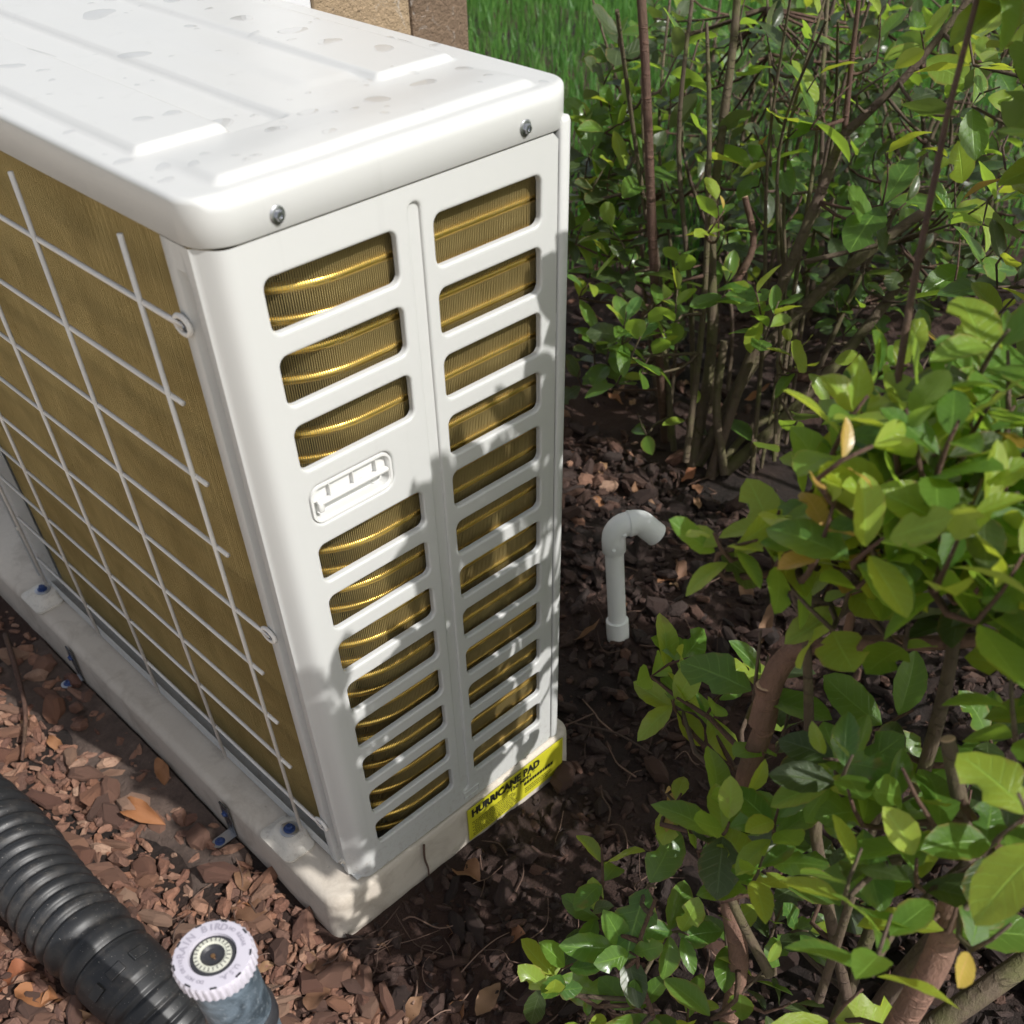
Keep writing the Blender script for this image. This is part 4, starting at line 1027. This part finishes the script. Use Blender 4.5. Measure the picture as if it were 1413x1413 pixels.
while cnt < 330 and tries < 60000:
    tries += 1; p = Vector((B.r.uniform(.55, 2.3), B.r.uniform(-1.0, -.12), B.r.uniform(.02, 1.45)))
    if inframe(p, 60) or not shade_ok(p) or blocks(p, LITA, .085) or blocks(p, INF, .04) or blocks(p, LITC, .085): continue
    B.cluster(p, B.r.choice((5, 6, 7, 8)), B.r.uniform(.042, .058), GR); cnt += 1
B.finish()

# --- shrub behind the pipe
Cc = Shrub('shrub', (1.05, .33, G), 'many-stemmed shrub behind the grey pipe with mossy trunks', 'shrubs round the unit', 33)
Cc.stem([P(918, 612, 1.89), P(906, 450, 1.72), P(898, 300, 1.60), P(888, 100, 1.48), P(880, -80, 1.40)], .0082, .0072, 'bark_red')
Cc.stem([P(955, 645, 1.82), P(975, 480, 1.72), P(985, 300, 1.62), P(1010, 60, 1.5), P(1020, -60, 1.45)], .0110, .0055, 'bark_moss')
Cc.stem([P(980, 660, 1.80), P(1030, 520, 1.70), P(1090, 360, 1.58), P(1165, 185, 1.48)], .0105, .0085, 'bark_grey')
Cc.stem([P(1165, 185, 1.48), P(1240, 110, 1.42), P(1300, 45, 1.38), P(1360, -30, 1.34)], .0068, .0045, 'bark_grey')
Cc.stem([P(1165, 185, 1.48), P(1172, 100, 1.44), P(1185, 0, 1.38)], .0050, .0032, 'bark_red')
Cc.stem([P(962, 640, 1.82), P(990, 590, 1.78), P(1040, 500, 1.74), P(1140, 395, 1.68), P(1240, 320, 1.62), P(1320, 265, 1.58)], .0120, .0080, 'bark_moss')
Cc.stem([P(1000, 650, 1.80), P(1090, 570, 1.76), P(1200, 440, 1.70), P(1290, 320, 1.62)], .0115, .0080, 'bark_moss')
Cc.stem([P(985, 655, 1.80), P(1040, 590, 1.78), P(1110, 570, 1.76), P(1250, 555, 1.7)], .0080, .0050, 'bark_moss')
Cc.stem([P(1000, 655, 1.78), P(985, 560, 1.74), P(1000, 470, 1.68)], .0085, .0075, 'bark_moss')
Cc.stem([P(1010, 400, 1.6), P(1040, 340, 1.58), P(1028, 272, 1.55)], .0060, .0050, 'bark_red', True)
Cc.stem([P(1110, 362, 1.62), P(1180, 345, 1.6), P(1260, 330, 1.56)], .0045, .0030, 'bark_grey')
for k in range(16):
    r = Cc.r; u0 = r.uniform(905, 1090); v0 = 590 + abs(u0 - 980) * .2 + r.uniform(0, 60); t0 = r.uniform(1.75, 2.05); u1 = u0 + (u0 - 960) * r.uniform(.3, 1.6) + r.gauss(0, 50); t1 = t0 - .42 + r.uniform(-.1, .2)
    Cc.stem([P(u0, v0, t0), P(u0 + (u1 - u0) * .25 + r.gauss(0, 12), v0 * .68, t0 - .12), P(u0 + (u1 - u0) * .6 + r.gauss(0, 20), v0 * .32, t0 - .27), P(u1, r.uniform(-60, 60), t1)], r.uniform(.003, .0065), r.uniform(.0015, .003), r.choice(('bark_moss', 'bark_moss', 'bark_grey')))
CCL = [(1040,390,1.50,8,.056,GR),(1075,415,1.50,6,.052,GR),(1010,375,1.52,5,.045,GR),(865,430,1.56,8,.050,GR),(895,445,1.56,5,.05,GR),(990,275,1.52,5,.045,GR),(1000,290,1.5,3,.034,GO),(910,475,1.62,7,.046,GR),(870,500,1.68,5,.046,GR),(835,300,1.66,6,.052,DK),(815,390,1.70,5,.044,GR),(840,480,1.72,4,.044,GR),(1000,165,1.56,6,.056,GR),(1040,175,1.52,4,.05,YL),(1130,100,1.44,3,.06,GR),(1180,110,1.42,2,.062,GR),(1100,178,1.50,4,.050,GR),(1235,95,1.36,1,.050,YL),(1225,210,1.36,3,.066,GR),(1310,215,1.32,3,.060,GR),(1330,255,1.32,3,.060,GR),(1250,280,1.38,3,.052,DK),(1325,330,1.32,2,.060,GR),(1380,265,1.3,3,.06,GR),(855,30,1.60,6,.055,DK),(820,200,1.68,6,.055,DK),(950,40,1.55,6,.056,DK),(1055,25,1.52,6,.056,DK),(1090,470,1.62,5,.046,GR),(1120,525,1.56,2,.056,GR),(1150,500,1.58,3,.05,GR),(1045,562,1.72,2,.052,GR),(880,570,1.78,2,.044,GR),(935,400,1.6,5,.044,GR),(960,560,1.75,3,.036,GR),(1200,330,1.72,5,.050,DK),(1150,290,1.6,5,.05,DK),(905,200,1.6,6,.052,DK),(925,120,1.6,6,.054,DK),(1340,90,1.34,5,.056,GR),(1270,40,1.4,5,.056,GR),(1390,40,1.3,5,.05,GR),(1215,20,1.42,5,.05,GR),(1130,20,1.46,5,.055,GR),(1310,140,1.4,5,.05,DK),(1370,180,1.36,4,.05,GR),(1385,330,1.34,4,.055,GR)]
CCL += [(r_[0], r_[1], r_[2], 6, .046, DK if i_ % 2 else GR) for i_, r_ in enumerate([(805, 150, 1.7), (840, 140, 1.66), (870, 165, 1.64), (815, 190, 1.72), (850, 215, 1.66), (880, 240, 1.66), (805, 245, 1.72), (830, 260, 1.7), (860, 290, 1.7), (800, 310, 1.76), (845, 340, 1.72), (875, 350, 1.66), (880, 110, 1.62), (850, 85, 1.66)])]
for u, v, t, n, L, mx in CCL: Cc.cluster(P(u, v, t), n, L * 1.22, mx)
for k in range(150):
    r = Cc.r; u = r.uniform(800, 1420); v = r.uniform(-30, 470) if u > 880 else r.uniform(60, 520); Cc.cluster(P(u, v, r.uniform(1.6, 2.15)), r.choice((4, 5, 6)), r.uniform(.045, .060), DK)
Cc.finish()

# --- denser growth behind it
Dd = Shrub('shrub', (1.75, .55, G), 'dim dense shrub in the background at upper right', 'shrubs round the unit', 34)
for k in range(26):
    r = Dd.r; u0 = r.uniform(980, 1420); t0 = r.uniform(2.2, 2.7); v0 = 500 - (t0 - 2.2) * 200
    Dd.stem([P(u0, v0, t0), P(u0 + r.gauss(0, 30), v0 * .6, t0 - .15), P(u0 + r.gauss(40, 60), -60, t0 - .4)], r.uniform(.005, .010), .003, r.choice(('bark_moss', 'bark_grey')))
for k in range(150):
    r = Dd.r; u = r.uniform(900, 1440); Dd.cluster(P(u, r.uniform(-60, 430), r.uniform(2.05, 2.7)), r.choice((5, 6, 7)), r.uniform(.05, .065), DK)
Dd.finish()

# ------------------------------------------------------------------ ground litter
lt = random.Random(77)
flm = []
for i in range(7):
    v, f, uv = leaf_geo(100 + i, lt.uniform(.36, .62), lt.choice((-.9, -.5, -.3, .4, .8)), lt.uniform(.2, 1.0), .45); me = mesh('fallen_leaf', v, f, True, uv); me.materials.append(MATS['dry_leaf']); flm.append(me)
spots = [(380, 1330), (450, 1350), (430, 1315), (560, 1385), (583, 1375), (545, 1390), (690, 1355), (270, 1160), (335, 1195), (350, 1170), (370, 1260), (330, 1250), (480, 1300), (300, 1300), (820, 690), (965, 680), (870, 420 + 260), (30, 1000), (70, 1020), (110, 935), (60, 930), (15, 840), (100, 1075), (180, 1120), (230, 1090), (905, 700), (835, 640), (1000, 640), (20, 1330), (60, 1395), (130, 1405), (725, 1290), (860, 560)]
while len(spots) < 62: spots.append((lt.uniform(780, 1100), lt.uniform(520, 900)) if lt.random() < .5 else (lt.uniform(0, 700), lt.uniform(1000, 1410)))
for u, v in spots:
    p = PZ(u, v, G); 
    if in_pad(p.x, p.y, .01): continue
    L = lt.uniform(.024, .052); o = link('fallen_leaf', lt.choice(flm)); p.z = ground_h(p.x, p.y) + .008
    o.matrix_world = Matrix.Translation(p) @ Matrix.Rotation(lt.random() * 6.28, 4, 'Z') @ Matrix.Rotation(lt.gauss(0, .3), 4, 'X') @ Matrix.Rotation(lt.gauss(0, .25), 4, 'Y') @ Matrix.Diagonal((L, L, L, 1))
    tag(o, 'dry brown leaf lying on the mulch', 'leaf', 'fallen leaves on the mulch')
def litter_twig(pts, r, label, grp, mt='root_skin'):
    b = Vector(pts[0]); o = MB().tube([Vector(p) - b for p in pts], [r, r * .9, r * .75, r * .5][:len(pts)] if len(pts) <= 4 else r, 6, True, 4).build('twig', mt, None, True); o.location = b; tag(o, label, 'twig', grp)
def gp(u, v, h=.012):
    p = PZ(u, v, G); p.z = ground_h(p.x, p.y) + h; return p
litter_twig([gp(18, 895, .03), gp(34, 950, .03), gp(44, 1000, .03), gp(37, 1060, .02)], .0042, 'thick reddish stick on the mulch at the left edge', None, 'bark_red')
litter_twig([gp(782, 995), gp(800, 1003), gp(850, 1018, .02), gp(900, 1040)], .0022, 'pale twig lying beside the far corner of the pad', None)
litter_twig([gp(745, 1040, .03), gp(775, 1060, .02), gp(790, 1075)], .0020, 'pinkish broken twig touching the yellow sticker', None)
litter_twig([(.092, -.0075, -.010), (.0895, -.0085, -.035), (.0925, -.0085, -.060), (.090, -.010, -.085)], .0016, 'dark root hanging down the side of the concrete pad', None)
for k in range(120):
    if lt.random() < .62: u, v = lt.uniform(480, 1000), lt.uniform(1030, 1410)
    elif lt.random() < .6: u, v = lt.uniform(790, 1000), lt.uniform(640, 1050)
    else: u, v = lt.uniform(230, 520), lt.uniform(1180, 1410)
    p = gp(u, v, .010)
    if in_pad(p.x, p.y, .015): continue
    a = lt.random() * 6.28; pts = [p]
    for i in range(3):
        a += lt.gauss(0, .6); q = pts[-1] + Vector((math.cos(a), math.sin(a), 0)) * lt.uniform(.014, .034)
        if in_pad(q.x, q.y, .004): break
        q.z = ground_h(q.x, q.y) + lt.uniform(.004, .018); pts.append(q)
    if len(pts) > 2: litter_twig(pts, lt.uniform(.0005, .0014), 'thin bare root or twig lying across the dark mulch', 'thin roots on the mulch')
# ------------------------------------------------------------------ lawn grass
gr = np.random.RandomState(9); N = 60000
X = gr.uniform(1.2, 6.5, N); Y = gr.uniform(.2, 6.5, N); keep = (X + Y > 2.62 + .12 * np.sin(X * 7) )
q = np.stack([X - CAM.x, Y - CAM.y, np.full(N, G + .05 - CAM.z)], 1); w = q @ np.array(FWD); u = PPX + F_PX * (q @ np.array(RIGHT)) / w; vv_ = PPY + F_PX * (q @ np.array(DOWN)) / w
keep &= (u > 560) & (u < 1500) & (vv_ > -150); X, Y = X[keep], Y[keep]; N = len(X)
h = gr.uniform(.05, .11, N); a = gr.uniform(0, 6.28, N); wd = gr.uniform(.0016, .0032, N); ln = gr.uniform(.0, .05, N); la = gr.uniform(0, 6.28, N)
dx, dy = np.cos(a) * wd, np.sin(a) * wd; bx, by = np.cos(la) * ln, np.sin(la) * ln; Z0 = np.full(N, G - .05)
V = np.stack([np.stack([X - dx, Y - dy, Z0], 1), np.stack([X + dx, Y + dy, Z0], 1), np.stack([X + dx * .9 + bx * .35, Y + dy * .9 + by * .35, Z0 + .05 + h * .55], 1), np.stack([X - dx * .9 + bx * .35, Y - dy * .9 + by * .35, Z0 + .05 + h * .55], 1), np.stack([X + bx, Y + by, Z0 + .05 + h], 1)], 1).reshape(-1, 3)
fc = []
for i in range(N): b = i * 5; fc.append((b, b + 1, b + 2, b + 3)); fc.append((b + 3, b + 2, b + 4))
me = bpy.data.meshes.new('grass'); me.from_pydata(V.tolist(), [], fc); me.update()
tag(link('grass', me, 'grass_blade'), 'long green lawn grass behind the shrubs', 'grass', kind='stuff')
